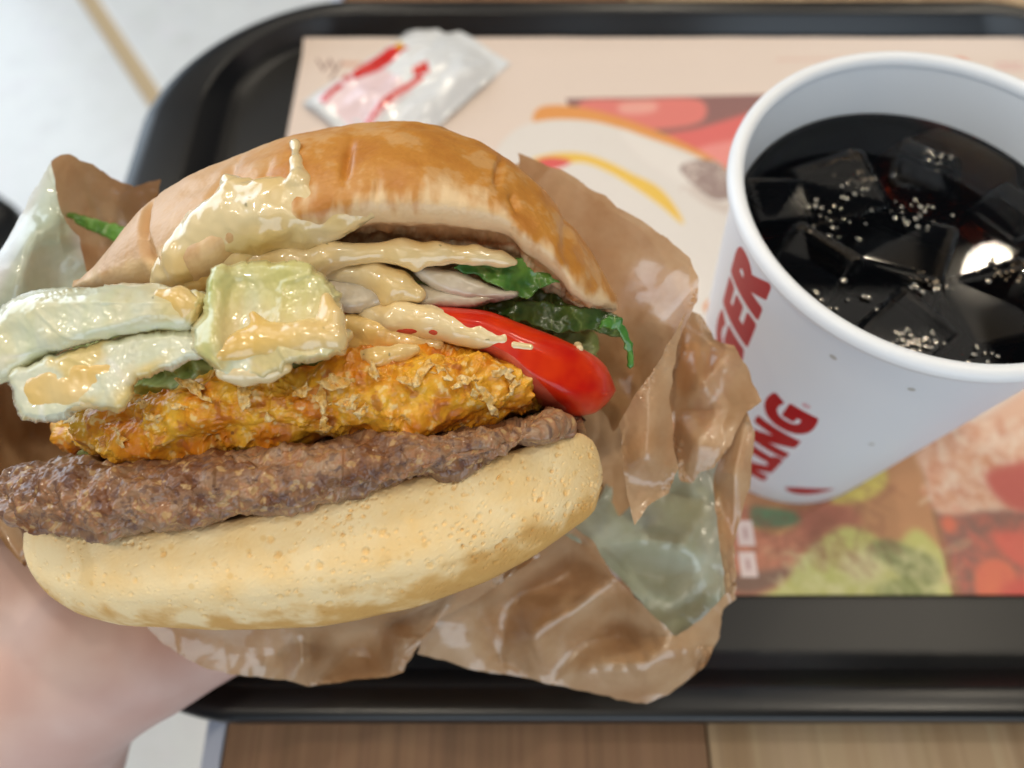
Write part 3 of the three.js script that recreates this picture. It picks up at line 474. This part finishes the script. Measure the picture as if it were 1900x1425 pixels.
// tomato slice
const tomato = { origin: BO, left: 600, right: 1142, Dc: 0.148, near: 0.019, far: 0.035, p: 2.6, kt: 0.30, wt: 0.35, kb: 0.95, wb: 0.42, nu: 300, nv: 100,
  top: [[600, 572], [700, 566], [800, 566], [880, 574], [960, 595], [1040, 625], [1095, 655], [1125, 680], [1137, 702], [1142, 722]],
  bot: [[600, 640], [700, 640], [840, 652], [930, 690], [985, 742], [1030, 766], [1075, 774], [1110, 768], [1130, 752], [1138, 738], [1142, 726]],
  disp: (q) => 0.0005 * fbm(q[0] * 0.05, q[1] * 0.05, q[2] * 0.05, 2),
  color: (q, f) => { const n = fbm(q[0] * 0.12, q[1] * 0.12, q[2] * 0.12, 3); let c = mix3([0.55, 0.010, 0.003], [0.68, 0.038, 0.004], clamp(0.5 + n, 0, 1)); const flesh = f.side !== 'wall' || f.v > 0.60 + 0.03 * n + 0.45 * sst(960, 1110, f.x); if (flesh) c = mix3([0.62, 0.12, 0.07], [0.52, 0.05, 0.03], clamp(0.5 + 1.6 * n, 0, 1)); return c; } };
part('tomato_slice', roundLayer(tomato), vc({ roughness: 0.3, specularIntensity: 0.35, clearcoat: 0.25, clearcoatRoughness: 0.06 }), burger);

// pale lettuce ribs in front
const rib = (n, w, smear = 0) => (q, f) => { const a = fbm(q[0] * 0.05, q[1] * 0.08, q[2] * 0.05 + n, 3), v = fbm(q[0] * 0.30, q[1] * 0.03, n, 2), t = fbm(q[0] * 0.06 + 20, q[1] * 0.12, n, 4); let c = mix3(mix3([0.78, 0.79, 0.56], [0.88, 0.88, 0.74], clamp(0.5 + a, 0, 1)), [0.58, 0.64, 0.22], clamp(w * (0.3 + 0.6 * v + a), 0, 0.8)); c = mix3(c, [0.90, 0.90, 0.80], 0.7 * sst(0.10, 0, Math.abs(n3(q[0] * 0.05 + 0.08 * q[1], q[1] * 0.12, n + 1)))); return speck(q, mix3(c, [0.84, 0.62, 0.20], 0.85 * smear * sst(-0.30, 0.10, t)), 0.02); };
const wet = (o) => vc({ roughness: 0.2, clearcoat: 0.7, clearcoatRoughness: 0.07, ...o });
const lettuceWet = vc({ roughness: 0.32, clearcoat: 0.75, clearcoatRoughness: 0.045, transmission: 0.15, thickness: 0 });
const bumpy = (k, s = 1) => (q, f) => (f.front ? 1 : 0.4) * s * (0.0010 * fbm(q[0] * 0.07, q[1] * 0.09, q[2] * 0.07 + k, 2) + 0.00035 * fbm(q[0] * 0.03 + 0.1 * q[1], q[1] * 0.35, k, 2) + 0.00022 * sst(0.12, 0, Math.abs(n3(q[0] * 0.05 + 0.08 * q[1], q[1] * 0.12, k + 3))) + 0.00012 * fbm(q[0] * 0.4, q[1] * 0.4, q[2] * 0.4 + k, 2) + 0.00004 * n3(q[0] * 0.8, q[1] * 0.8, q[2] * 0.8));
const dRibA = (x, y) => 0.1245 - 0.004 * Math.exp(-(((x - 150) / 190) ** 2)) + 0.00006 * Math.max(0, 560 - y);
part('lettuce_rib', slab({ origin: BO, outline: [[-40, 600], [-8, 580], [28, 556], [95, 536], [170, 530], [250, 527], [330, 532], [385, 545], [378, 585], [362, 610], [260, 618], [150, 645], [70, 668], [25, 700], [-10, 720], [-40, 690]], depth: dRibA, thick: 0.0045, back: 0.004, edge: 34, pitch: 2.6, disp: bumpy(2), color: (q, f) => rib(3, 0.45, 0.25 + 0.6 * sst(250, 340, f.x))(q, f) }), lettuceWet, burger);
const dRibB = (x, y) => 0.1215 + 0.003 * sst(200, 400, x) - 0.00001 * (y - 690);
part('lettuce_rib', slab({ origin: BO, outline: [[10, 695], [60, 668], [140, 648], [240, 618], [340, 612], [385, 625], [392, 655], [345, 675], [290, 690], [255, 708], [246, 745], [225, 765], [150, 758], [118, 780], [60, 786], [35, 772], [18, 735]], depth: dRibB, thick: 0.0042, back: 0.004, edge: 16, pitch: 2.4, rag: 9, disp: bumpy(5), color: (q, f) => rib(8, 0.3, sst(330, 270, f.x))(q, f) }), lettuceWet, burger);
const dRibC = (x, y) => 0.1225 - 0.0040 * sst(520, 650, y) + 0.0006 * Math.sin(x * 0.03) - 0.0012 * Math.exp(-(((x - 400) / 22) ** 2));
part('lettuce_rib', slab({ origin: BO, outline: [[372, 580], [378, 535], [400, 500], [470, 486], [560, 488], [606, 512], [630, 548], [632, 585], [629, 604], [648, 616], [650, 626], [641, 634], [642, 656], [610, 667], [560, 672], [536, 676], [528, 692], [490, 700], [440, 706], [410, 700], [396, 684], [386, 672], [372, 664], [356, 636], [354, 606]], sharp: true, depth: dRibC, thick: 0.0034, back: 0.004, edge: 12, pitch: 2.2, rag: 9, disp: bumpy(7, 1.0), color: (q, f) => mix3(rib(6, 0.8, 0.8)(q, f), [0.58, 0.62, 0.20], 0.55 * Math.exp(-(((f.x - 385) / 16) ** 2)) + 0.45 * sst(600, 520, f.y)) }), lettuceWet, burger);

// onion and pale leaf layers behind
const pale = (q) => mix3([0.62, 0.52, 0.36], [0.72, 0.64, 0.50], clamp(0.5 + fbm(q[0] * 0.12, q[1] * 0.3, q[2] * 0.1, 3), 0, 1));
part('onion_slice', slab({ origin: BO, outline: [[560, 515], [640, 500], [700, 500], [790, 525], [870, 535], [958, 545], [930, 556], [880, 572], [780, 570], [700, 572], [640, 580], [600, 560]], depth: (x, y) => 0.1335 + 0.000015 * (x - 600) - 0.00003 * (y - 540), thick: 0.003, back: 0.005, edge: 20, pitch: 3, disp: bumpy(11), color: pale }), wet({ roughness: 0.3 }), burger);
part('onion_slice', slab({ origin: BO, outline: [[770, 500], [830, 500], [880, 515], [930, 535], [960, 545], [905, 560], [850, 548], [800, 530]], depth: (x, y) => 0.1345 + 0.00002 * (x - 800), thick: 0.002, back: 0.004, edge: 14, pitch: 3, disp: bumpy(12), color: pale }), wet({ roughness: 0.3 }), burger);
// shredded lettuce bed packed inside
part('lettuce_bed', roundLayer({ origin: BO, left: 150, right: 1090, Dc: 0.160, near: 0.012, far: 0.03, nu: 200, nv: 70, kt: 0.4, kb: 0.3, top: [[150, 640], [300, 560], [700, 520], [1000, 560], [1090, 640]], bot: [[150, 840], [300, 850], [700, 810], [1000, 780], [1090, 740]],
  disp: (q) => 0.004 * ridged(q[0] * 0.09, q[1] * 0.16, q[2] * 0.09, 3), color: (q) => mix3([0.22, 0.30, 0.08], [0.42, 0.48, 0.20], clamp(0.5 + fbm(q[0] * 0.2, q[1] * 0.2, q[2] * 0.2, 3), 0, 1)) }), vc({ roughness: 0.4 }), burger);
// green leaves
const leafColor = (a, b) => (q, f) => { const n = fbm(q[0] * 0.15, q[1] * 0.15, q[2] * 0.15, 4), v = Math.abs(n3(q[0] * 0.12, q[1] * 0.12, 5)); return mix3(mix3(a, b, clamp(0.5 + 1.3 * n, 0, 1)), [0.42, 0.55, 0.16], 0.5 * sst(0.06, 0, v)); };
const leafMat = vc({ roughness: 0.32, transmission: 0.25, thickness: 0, clearcoat: 0.3, clearcoatRoughness: 0.2 });
const leaf = (outline, depth, a, b, k, amp = 0.0009) => part('lettuce_leaf', slab({ origin: BO, outline, depth: (x, y) => depth(x, y) + amp * Math.sin(x * 0.055 + y * 0.03 + k) + amp * 0.8 * fbm(x * 0.02, y * 0.02, k, 3), thick: 0.0002, back: 0.0002, edge: 3, pitch: 2.6, rag: 8, color: leafColor(a, b) }), leafMat, burger);
leaf([[840, 495], [900, 480], [960, 478], [1005, 468], [1035, 500], [1048, 520], [1000, 535], [985, 552], [940, 540], [890, 515]], (x, y) => 0.1335 + 0.00003 * (x - 850), [0.06, 0.20, 0.03], [0.20, 0.42, 0.06], 1);
leaf([[900, 565], [950, 555], [1010, 560], [1070, 568], [1110, 570], [1150, 592], [1165, 625], [1130, 625], [1090, 612], [1040, 618], [980, 600], [930, 585]], (x, y) => 0.1405 + 0.00002 * (x - 900), [0.05, 0.12, 0.02], [0.14, 0.22, 0.04], 4);
leaf([[1000, 520], [1060, 560], [1120, 575], [1150, 600], [1120, 610], [1040, 590], [960, 570]], (x, y) => 0.1475, [0.05, 0.10, 0.02], [0.20, 0.28, 0.05], 6);
leaf([[120, 398], [150, 400], [200, 415], [260, 430], [260, 470], [190, 435], [140, 415]], (x, y) => 0.168, [0.12, 0.32, 0.04], [0.2, 0.45, 0.07], 9, 0.0006);
leaf([[1108, 606], [1128, 590], [1148, 588], [1162, 604], [1172, 640], [1178, 676], [1168, 684], [1158, 650], [1148, 616], [1130, 612]], (x, y) => 0.1395 + 0.00002 * (y - 600), [0.04, 0.17, 0.02], [0.10, 0.30, 0.04], 12, 0.0005);

// upper bun
const bunCrease = crease([[632, 262, 636, 335, 9, 0.0011], [925, 298, 922, 345, 7, 0.0010], [393, 300, 372, 372, 11, 0.0013], [372, 372, 410, 418, 9, 0.0009], [236, 368, 262, 440, 7, 0.0015], [262, 440, 292, 530, 9, 0.0022], [950, 355, 962, 392, 7, 0.0008], [1062, 380, 1045, 470, 12, 0.0007], [700, 330, 697, 375, 6, 0.0004], [480, 300, 470, 350, 8, 0.0004]]);
const bunTop = { origin: BO, left: 134, right: 1144, Dc: 0.149, near: 0.0265, far: 0.05, p: 2.3, kt: 0.86, wt: 0.80, kb: 0.30, wb: 0.30, squeeze: false, nu: 620, nv: 170, ncb: 60, bulgeT: 0.002,
  top: [[134, 520], [150, 492], [180, 440], [210, 385], [245, 352], [300, 320], [400, 276], [500, 243], [600, 227], [690, 222], [780, 232], [880, 264], [960, 310], [1030, 370], [1085, 440], [1120, 500], [1144, 548]],
  bot: [[134, 536], [230, 534], [300, 534], [345, 530], [380, 508], [420, 482], [500, 458], [590, 434], [700, 420], [800, 422], [900, 430], [945, 442], [975, 470], [1010, 492], [1040, 520], [1065, 552], [1110, 572], [1144, 572]],
  disp: (q, f) => { let d = 0.0010 * fbm(q[0] * 0.045, q[1] * 0.045, q[2] * 0.045, 3) + 0.00005 * fbm(q[0] * 0.9, q[1] * 0.9, q[2] * 0.9, 3); if (f.side === 'wall') d += -bunCrease(f.x, f.y) + 0.00022 * fbm(f.x * 0.022, f.y * 0.008, 3, 2) * sst(0.3, 0.8, f.v); if (f.side === 'under') d += 0.0012 * fbm(q[0] * 0.2, q[1] * 0.2, q[2] * 0.2, 4); return d; },
  color: (q, f) => {
    const n = fbm(q[0] * 0.07, q[1] * 0.07, q[2] * 0.07, 4), m = fbm(q[0] * 0.4, q[1] * 0.4, q[2] * 0.4, 3), crust = mix3([0.50, 0.185, 0.022], [0.62, 0.28, 0.04], clamp(0.5 + n + 0.3 * m, 0, 1)), cream = [0.82, 0.60, 0.34], peach = [0.64, 0.40, 0.20];
    if (f.side === 'back' || f.side === 'over') return mix3(crust, peach, 0.35);
    if (f.side === 'under') { const t = f.q * 9 + 0.8 * m + 0.6 * n; return mix3([0.46, 0.20, 0.07], [0.70, 0.50, 0.28], sst(0.2, 1.4, t)); }
    const streak = fbm(f.x * 0.025, f.y * 0.008, 1, 3), lip = sst(0.52, 0.80, f.v + 0.30 * n + 0.20 * streak - 0.05), lf = sst(460, 260, f.x + 60 * n);
    let c = mix3(crust, peach, clamp(lf * 0.85 + 0.5 * sst(520, 380, f.x + 80 * m) + 0.4 * sst(0.1, 0.4, n + 0.4 * m), 0, 0.9));
    c = mix3(c, cream, 0.85 * lip);
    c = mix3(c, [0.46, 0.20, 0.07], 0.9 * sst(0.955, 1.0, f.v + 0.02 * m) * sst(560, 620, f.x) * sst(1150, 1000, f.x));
    return c;
  } };
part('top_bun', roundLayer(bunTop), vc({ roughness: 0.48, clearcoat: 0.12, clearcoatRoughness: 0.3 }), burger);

// sauce: creamy yellow smears and drops, sunk into the layers they lie on
const sauceMat = vc({ roughness: 0.24, clearcoat: 0.8, clearcoatRoughness: 0.04 });
function sauce(chains, surface, sink, y, K = 1100, R = 92, wob = 0.00035) {
  const bones = [], S = 8.4e-5;
  for (const c of chains) for (let i = 0; i < Math.max(1, c.length - 1); i++) { const [a, b] = [c[i], c[Math.min(i + 1, c.length - 1)]], m = (k) => at(k[0], k[1], surface(k[0], k[1]) + k[2] * S * (k[3] ?? sink)); bones.push([m(a), m(b), a[2] * S, b[2] * S]); }
  const k = bones.length, g = skinned(skin(bones, K, R, (p) => wob * fbm(p.x * 150, p.y * 150, p.z * 150 + k, 2) + 0.00004 * n3(p.x * 600, p.y * 600, p.z * 600)), BO, (q) => speck(q, mix3([0.80, 0.64, 0.36], [0.80, 0.52, 0.15], clamp(y + 0.9 * fbm(q[0] * 0.07, q[1] * 0.07, q[2] * 0.07 + k, 2), 0, 1)), 0.07, 1.9));
  part('sauce', g, sauceMat, burger);
}
const onBun = (x, y) => bunTop.depthAt(x, y);
sauce([[[305, 520, 30], [345, 480, 46], [400, 436, 62], [455, 410, 74], [515, 400, 76], [575, 402, 66], [630, 390, 44], [685, 378, 26]], [[428, 345, 24], [448, 400, 50]], [[486, 352, 22], [495, 398, 46]], [[547, 270, 10, 0.62], [552, 300, 11, 0.66], [560, 342, 22, 0.82], [572, 390, 46]]], onBun, 1.06, 0.15, 2000, 110, 0.0008);
sauce([[[340, 524, 30], [392, 494, 40], [440, 464, 48], [520, 450, 48], [588, 436, 34]]], onBun, 0.99, 0.25, 1800, 92, 0.0007);
const band = (x, y) => 0.1280 + 0.000012 * Math.abs(x - 600) + 0.00002 * (y - 470);
sauce([[[412, 496, 16], [470, 482, 22], [540, 484, 24], [610, 474, 22], [680, 470, 20]], [[540, 488, 18], [566, 516, 11]], [[600, 480, 16], [592, 512, 9]]], band, 0.5, 0.2);
sauce([[[660, 470, 19], [740, 468, 19], [810, 470, 18], [880, 474, 15], [930, 481, 10], [955, 486, 6]], [[760, 475, 15], [772, 496, 7]]], band, 0.5, 0.2);
sauce([[[585, 512, 8], [640, 506, 12], [695, 512, 24], [738, 530, 26], [776, 546, 16]], [[730, 535, 16], [716, 558, 12]]], () => 0.1312, 0.6, 0.3);
const onTom = (x, y) => tomato.depthAt(x, y);
sauce([[[690, 590, 30], [740, 592, 36], [795, 600, 32], [845, 612, 26], [892, 621, 24], [930, 629, 16]]], onTom, 0.93, 0.12, 1700, 92, 0.0005);
sauce([[[954, 641, 11], [982, 644, 9]]], onTom, 0.72, 0.0, 1500, 48);
sauce([[[1073, 642, 8], [1075, 648, 8]]], onTom, 0.7, 0.0, 1500, 40);
sauce([[[650, 604, 26], [705, 622, 30], [760, 634, 26], [812, 640, 14]], [[656, 640, 18], [690, 655, 18]]], () => 0.1312, 0.78, 0.75, 1400);
sauce([[[655, 664, 14], [700, 665, 17], [742, 655, 15], [770, 648, 9]]], (x, y) => fried.depthAt(x, y) - 0.0006, 0.85, 0.95, 1500, 64);
const onC = (x, y) => dRibC(x, y) - 0.0034;
sauce([[[408, 655, 15], [450, 642, 22], [510, 632, 26], [570, 626, 26], [622, 630, 17]], [[606, 555, 11], [616, 590, 15], [618, 625, 16]], [[470, 585, 8], [490, 615, 14]]], onC, 0.78, 0.65);
sauce([[[415, 692, 12], [450, 694, 16], [495, 688, 15], [530, 680, 10]]], (x, y) => dRibC(x, y) - 0.0024, 0.7, 0.1, 1100, 72);
sauce([[[50, 725, 20], [105, 702, 26], [165, 690, 27], [228, 684, 20]], [[205, 695, 18], [212, 735, 20]], [[80, 745, 20], [140, 735, 20], [190, 738, 16]]], (x, y) => dRibB(x, y) - 0.0036, 0.82, 0.85);
sauce([[[296, 548, 9], [330, 556, 15], [358, 566, 13]], [[335, 560, 11], [345, 585, 8]]], (x, y) => dRibA(x, y) - 0.0038, 0.75, 0.35, 1100, 64);

// ------------------------------------------------------------------ wrapper
const WO = at(1100, 1000, 0.17);
const wrapper = thing('burger_wrapper', WO, 'crumpled brown waxed paper wrapper with green print around the hamburger', 'wrapper');
const brownPaper = (k) => (q) => { const n = fbm(q[0] * 0.05 + k, q[1] * 0.05, q[2] * 0.05, 4), m = fbm(q[0] * 0.6, q[1] * 0.6, q[2] * 0.6 + k, 3); return mix3([0.50, 0.28, 0.13], [0.63, 0.42, 0.24], clamp(0.5 + n + 0.2 * m, 0, 1)); };
const greenPaper = (k) => (q) => { const n = fbm(q[0] * 0.05 + k, q[1] * 0.05, q[2] * 0.05, 4), m = fbm(q[0] * 0.5, q[1] * 0.5, q[2] * 0.5, 2); return mix3([0.46, 0.50, 0.34], [0.58, 0.64, 0.52], clamp(0.5 + n + 0.2 * m, 0, 1)); };
const waxed = vc({ roughness: 0.36, transmission: 0.25, thickness: 0, clearcoat: 0.85, clearcoatRoughness: 0.1 });
const layered = vc({ roughness: 0.42, clearcoat: 0.3, clearcoatRoughness: 0.2 });
const paper = (outline, ctrl, color, k, crumple = 0.0012, sharp = true, skin = waxed) => {
  const F = facets(ctrl), F2 = (x, y) => { let t = 0; for (const [a, b, w] of [[0, 0, 0.2], [12, 0, 0.12], [-12, 0, 0.12], [0, 12, 0.12], [0, -12, 0.12], [17, 17, 0.08], [-17, 17, 0.08], [17, -17, 0.08], [-17, -17, 0.08]]) t += w * F(x + a, y + b); return t; };
  part('paper_fold', slab({ origin: WO, outline, sharp, rag: 5, ragFine: 2, ragScale: 0.02, depth: (x, y) => { const wx = x + 30 * n3(x * 0.004, y * 0.004, k), wy = y + 30 * n3(x * 0.004, y * 0.004, k + 9); return F2(x, y) + crumple * (0.9 * ridged(wx * 0.0050 + k, wy * 0.0050, k, 1) + 0.35 * ridged(wx * 0.015, wy * 0.009 + k, k + 2, 1) + 0.12 * fbm(x * 0.03, y * 0.03, k + 4, 2)); }, thick: 0, back: 0, edge: 1, pitch: 3.4, sheet: true, color: color(k) }), skin, wrapper);
};
// behind the burger: a bowl of paper; its unseen left wall is added to shade the gap
paper([[-30, 560], [150, 520], [400, 420], [700, 330], [1000, 300], [1200, 430], [1270, 560], [1250, 760], [1220, 900], [1100, 1000], [900, 1090], [600, 1150], [250, 1160], [40, 1120], [-40, 980], [-60, 760]],
  [[-80, 500, 0.185], [400, 380, 0.2], [800, 300, 0.2], [1300, 450, 0.170], [1300, 800, 0.175], [1100, 1050, 0.178], [600, 1180, 0.176], [0, 1200, 0.176], [-60, 800, 0.124], [-60, 640, 0.126], [-60, 960, 0.130], [-12, 800, 0.21], [-12, 680, 0.205], [-12, 900, 0.20], [60, 800, 0.228], [600, 700, 0.212], [200, 700, 0.210], [1000, 650, 0.195]], brownPaper, 2, 0.0012, true, layered);
// right collar
paper([[960, 285], [1040, 316], [1120, 362], [1165, 395], [1200, 415], [1245, 448], [1280, 478], [1296, 520], [1292, 560], [1268, 610], [1230, 690], [1190, 760], [1140, 800], [1080, 700], [1000, 500]],
  [[960, 280, 0.172], [1120, 360, 0.164], [1245, 448, 0.158], [1300, 520, 0.154], [1270, 610, 0.150], [1190, 770, 0.156], [1120, 820, 0.165], [1150, 560, 0.170], [1180, 470, 0.166], [1220, 600, 0.160], [1000, 500, 0.178], [1060, 720, 0.176], [1190, 680, 0.168]], brownPaper, 5, 0.0006);
// front flap hanging from the collar
paper([[1282, 560], [1262, 610], [1248, 690], [1242, 740], [1250, 810], [1256, 870], [1240, 915], [1205, 938], [1176, 978], [1168, 935], [1158, 870], [1150, 790], [1168, 748], [1205, 700], [1245, 630]],
  [[1290, 550, 0.150], [1245, 690, 0.149], [1256, 870, 0.152], [1176, 985, 0.150], [1150, 790, 0.150], [1205, 700, 0.147], [1200, 850, 0.146], [1230, 900, 0.154], [1160, 880, 0.152]], brownPaper, 7, 0.0007);
// outer flap
paper([[1268, 575], [1300, 585], [1326, 632], [1362, 640], [1390, 690], [1413, 745], [1386, 766], [1350, 832], [1325, 868], [1300, 876], [1284, 896], [1262, 894], [1250, 850], [1250, 770], [1246, 700], [1262, 630]],
  [[1260, 570, 0.163], [1326, 630, 0.166], [1365, 640, 0.160], [1415, 745, 0.158], [1350, 832, 0.160], [1270, 900, 0.166], [1245, 760, 0.172], [1300, 720, 0.160], [1330, 760, 0.164], [1285, 820, 0.160], [1262, 640, 0.170]], brownPaper, 11, 0.0010);
paper([[1386, 764], [1398, 800], [1396, 880], [1392, 905], [1372, 960], [1362, 1010], [1368, 1070], [1366, 1100], [1345, 1100], [1338, 1030], [1330, 960], [1322, 880], [1350, 826]],
  [[1390, 760, 0.158], [1398, 880, 0.162], [1362, 1010, 0.166], [1366, 1110, 0.174], [1335, 1020, 0.162], [1322, 870, 0.168], [1362, 880, 0.156], [1350, 1060, 0.170]], brownPaper, 13, 0.0008);
// green printed inside
paper([[1030, 985], [1070, 950], [1110, 930], [1140, 860], [1180, 900], [1250, 860], [1330, 850], [1345, 960], [1352, 1060], [1360, 1100], [1330, 1150], [1290, 1178], [1245, 1180], [1180, 1105], [1100, 1020]],
  [[1030, 985, 0.168], [1110, 930, 0.178], [1250, 860, 0.186], [1340, 850, 0.186], [1352, 1060, 0.178], [1330, 1150, 0.180], [1245, 1180, 0.178], [1180, 1105, 0.176], [1100, 1020, 0.170], [1150, 1060, 0.186], [1200, 1000, 0.178], [1270, 1010, 0.174], [1300, 1060, 0.176], [1215, 1070, 0.186], [1260, 1120, 0.176], [1230, 930, 0.190], [1310, 940, 0.182]], greenPaper, 17, 0.0016);
// lower crumple
paper([[980, 1010], [1030, 985], [1062, 975], [1100, 1005], [1140, 1070], [1200, 1128], [1250, 1180], [1300, 1150], [1360, 1085], [1368, 1112], [1342, 1130], [1335, 1180], [1310, 1232], [1262, 1272], [1200, 1308], [1130, 1295], [1010, 1266], [880, 1242], [775, 1212], [785, 1165], [850, 1108], [900, 1062]],
  [[980, 1005, 0.163], [1062, 970, 0.166], [1140, 1070, 0.166], [1250, 1180, 0.170], [1360, 1085, 0.174], [1335, 1180, 0.176], [1262, 1272, 0.178], [1200, 1310, 0.180], [1010, 1266, 0.180], [880, 1242, 0.180], [770, 1212, 0.178], [800, 1150, 0.172], [900, 1060, 0.164], [950, 1110, 0.182], [1050, 1140, 0.168], [1120, 1230, 0.173], [1060, 1060, 0.184], [990, 1180, 0.170], [880, 1160, 0.176], [1150, 1180, 0.184], [1200, 1230, 0.170], [1085, 1190, 0.180], [930, 1210, 0.183], [1280, 1210, 0.170]], brownPaper, 19, 0.0014);
// underside strip by the hand
paper([[262, 1150], [400, 1150], [520, 1150], [700, 1125], [860, 1080], [985, 1010], [1005, 1030], [900, 1100], [815, 1150], [785, 1185], [768, 1210], [750, 1247], [722, 1256], [570, 1272], [530, 1262], [400, 1246], [345, 1222], [300, 1190]],
  [[250, 1140, 0.162], [520, 1150, 0.160], [860, 1080, 0.158], [1005, 1020, 0.160], [785, 1185, 0.168], [722, 1256, 0.174], [570, 1275, 0.176], [530, 1262, 0.174], [400, 1246, 0.172], [345, 1222, 0.168], [520, 1200, 0.175], [560, 1190, 0.166], [560, 1230, 0.164], [640, 1215, 0.182], [700, 1225, 0.182], [735, 1180, 0.168], [620, 1165, 0.175], [440, 1200, 0.170], [720, 1150, 0.178]], brownPaper, 23, 0.0012);
// left side: brown inside and pale green outside
paper([[96, 300], [112, 288], [132, 286], [150, 300], [172, 304], [205, 328], [250, 348], [300, 330], [280, 440], [180, 560], [130, 560], [108, 400]],
  [[90, 290, 0.160], [130, 284, 0.163], [172, 302, 0.166], [260, 345, 0.172], [280, 440, 0.180], [160, 570, 0.176], [110, 420, 0.166], [170, 400, 0.176]], brownPaper, 29, 0.0007);
paper([[96, 300], [108, 380], [120, 410], [146, 440], [160, 500], [190, 560], [120, 600], [-30, 640], [-30, 500], [0, 470], [38, 402], [65, 350]],
  [[96, 298, 0.160], [112, 400, 0.157], [146, 440, 0.160], [165, 520, 0.164], [100, 600, 0.160], [-40, 650, 0.152], [-40, 500, 0.152], [38, 400, 0.157], [70, 430, 0.152], [90, 500, 0.160], [40, 520, 0.150]], (k) => (q) => mix3(greenPaper(k)(q), [0.72, 0.72, 0.68], sst(-0.1, 0.5, n3(q[0] * 0.05, q[1] * 0.05, 3) + 0.2)), 31, 0.0011);
paper([[-40, 930], [10, 950], [40, 985], [52, 1060], [20, 1020], [-10, 990], [-40, 980]], [[-40, 930, 0.155], [40, 985, 0.152], [52, 1060, 0.155], [-40, 980, 0.150], [10, 980, 0.156]], brownPaper, 37, 0.0006);

// ------------------------------------------------------------------ hand
{
  const J = (x, y, d) => at(x, y, d), bones = [];
  const chain = (...pts) => { for (let i = 0; i < pts.length - 1; i++) bones.push([J(...pts[i][0]), J(...pts[i + 1][0]), pts[i][1], pts[i + 1][1]]); };
  // forearm, wrist, palm
  chain([[-60, 1720, 0.215], 0.025], [[20, 1420, 0.196], 0.0225], [[60, 1270, 0.188], 0.0215]);
  chain([[20, 1420, 0.196], 0.0215], [[-120, 1180, 0.196], 0.021]);
  chain([[60, 1270, 0.188], 0.0215], [[-60, 1060, 0.186], 0.018]);
  chain([[60, 1270, 0.188], 0.020], [[-140, 1130, 0.194], 0.020]);
  // thumb under the bun, inside the wrapper
  chain([[60, 1270, 0.188], 0.0215], [[170, 1225, 0.184], 0.0172], [[290, 1205, 0.186], 0.0122], [[420, 1165, 0.192], 0.0085], [[490, 1150, 0.194], 0.0075]);
  // four fingers behind the burger
  for (const [y0, y1, y2, y3, l] of [[1010, 940, 900, 880, 1], [950, 800, 740, 720, 1.05], [900, 680, 610, 590, 1], [860, 590, 520, 500, 0.85]]) chain([[-120, y0 + 60, 0.205], 0.012], [[-110, y1, 0.236], 0.0100], [[150 * l, y2, 0.250], 0.0092], [[330 * l, y3, 0.250], 0.0080]);
  const hs = skin(bones, 260, 120), mid = hs.mid.clone();
  const g = skinned(hs, mid, (q) => { const f = fbm(q[0] * 0.045, q[1] * 0.045, q[2] * 0.045, 4), h = fbm(q[0] * 0.4, q[1] * 0.4, q[2] * 0.4, 2); return mix3([0.60, 0.38, 0.32], [0.66, 0.47, 0.41], clamp(0.5 + 1.2 * f + 0.2 * h, 0, 1)); });
  single('person', g, vc({ roughness: 0.5, sheen: 0.2, sheenColor: new THREE.Color(0.9, 0.6, 0.5) }), mid, 'bare hand and wrist of a person gripping the wrapped hamburger from below', 'person');
}

scene.traverse((o) => { if (o.isMesh) o.castShadow = o.receiveShadow = true; });
renderer.render(scene, camera);
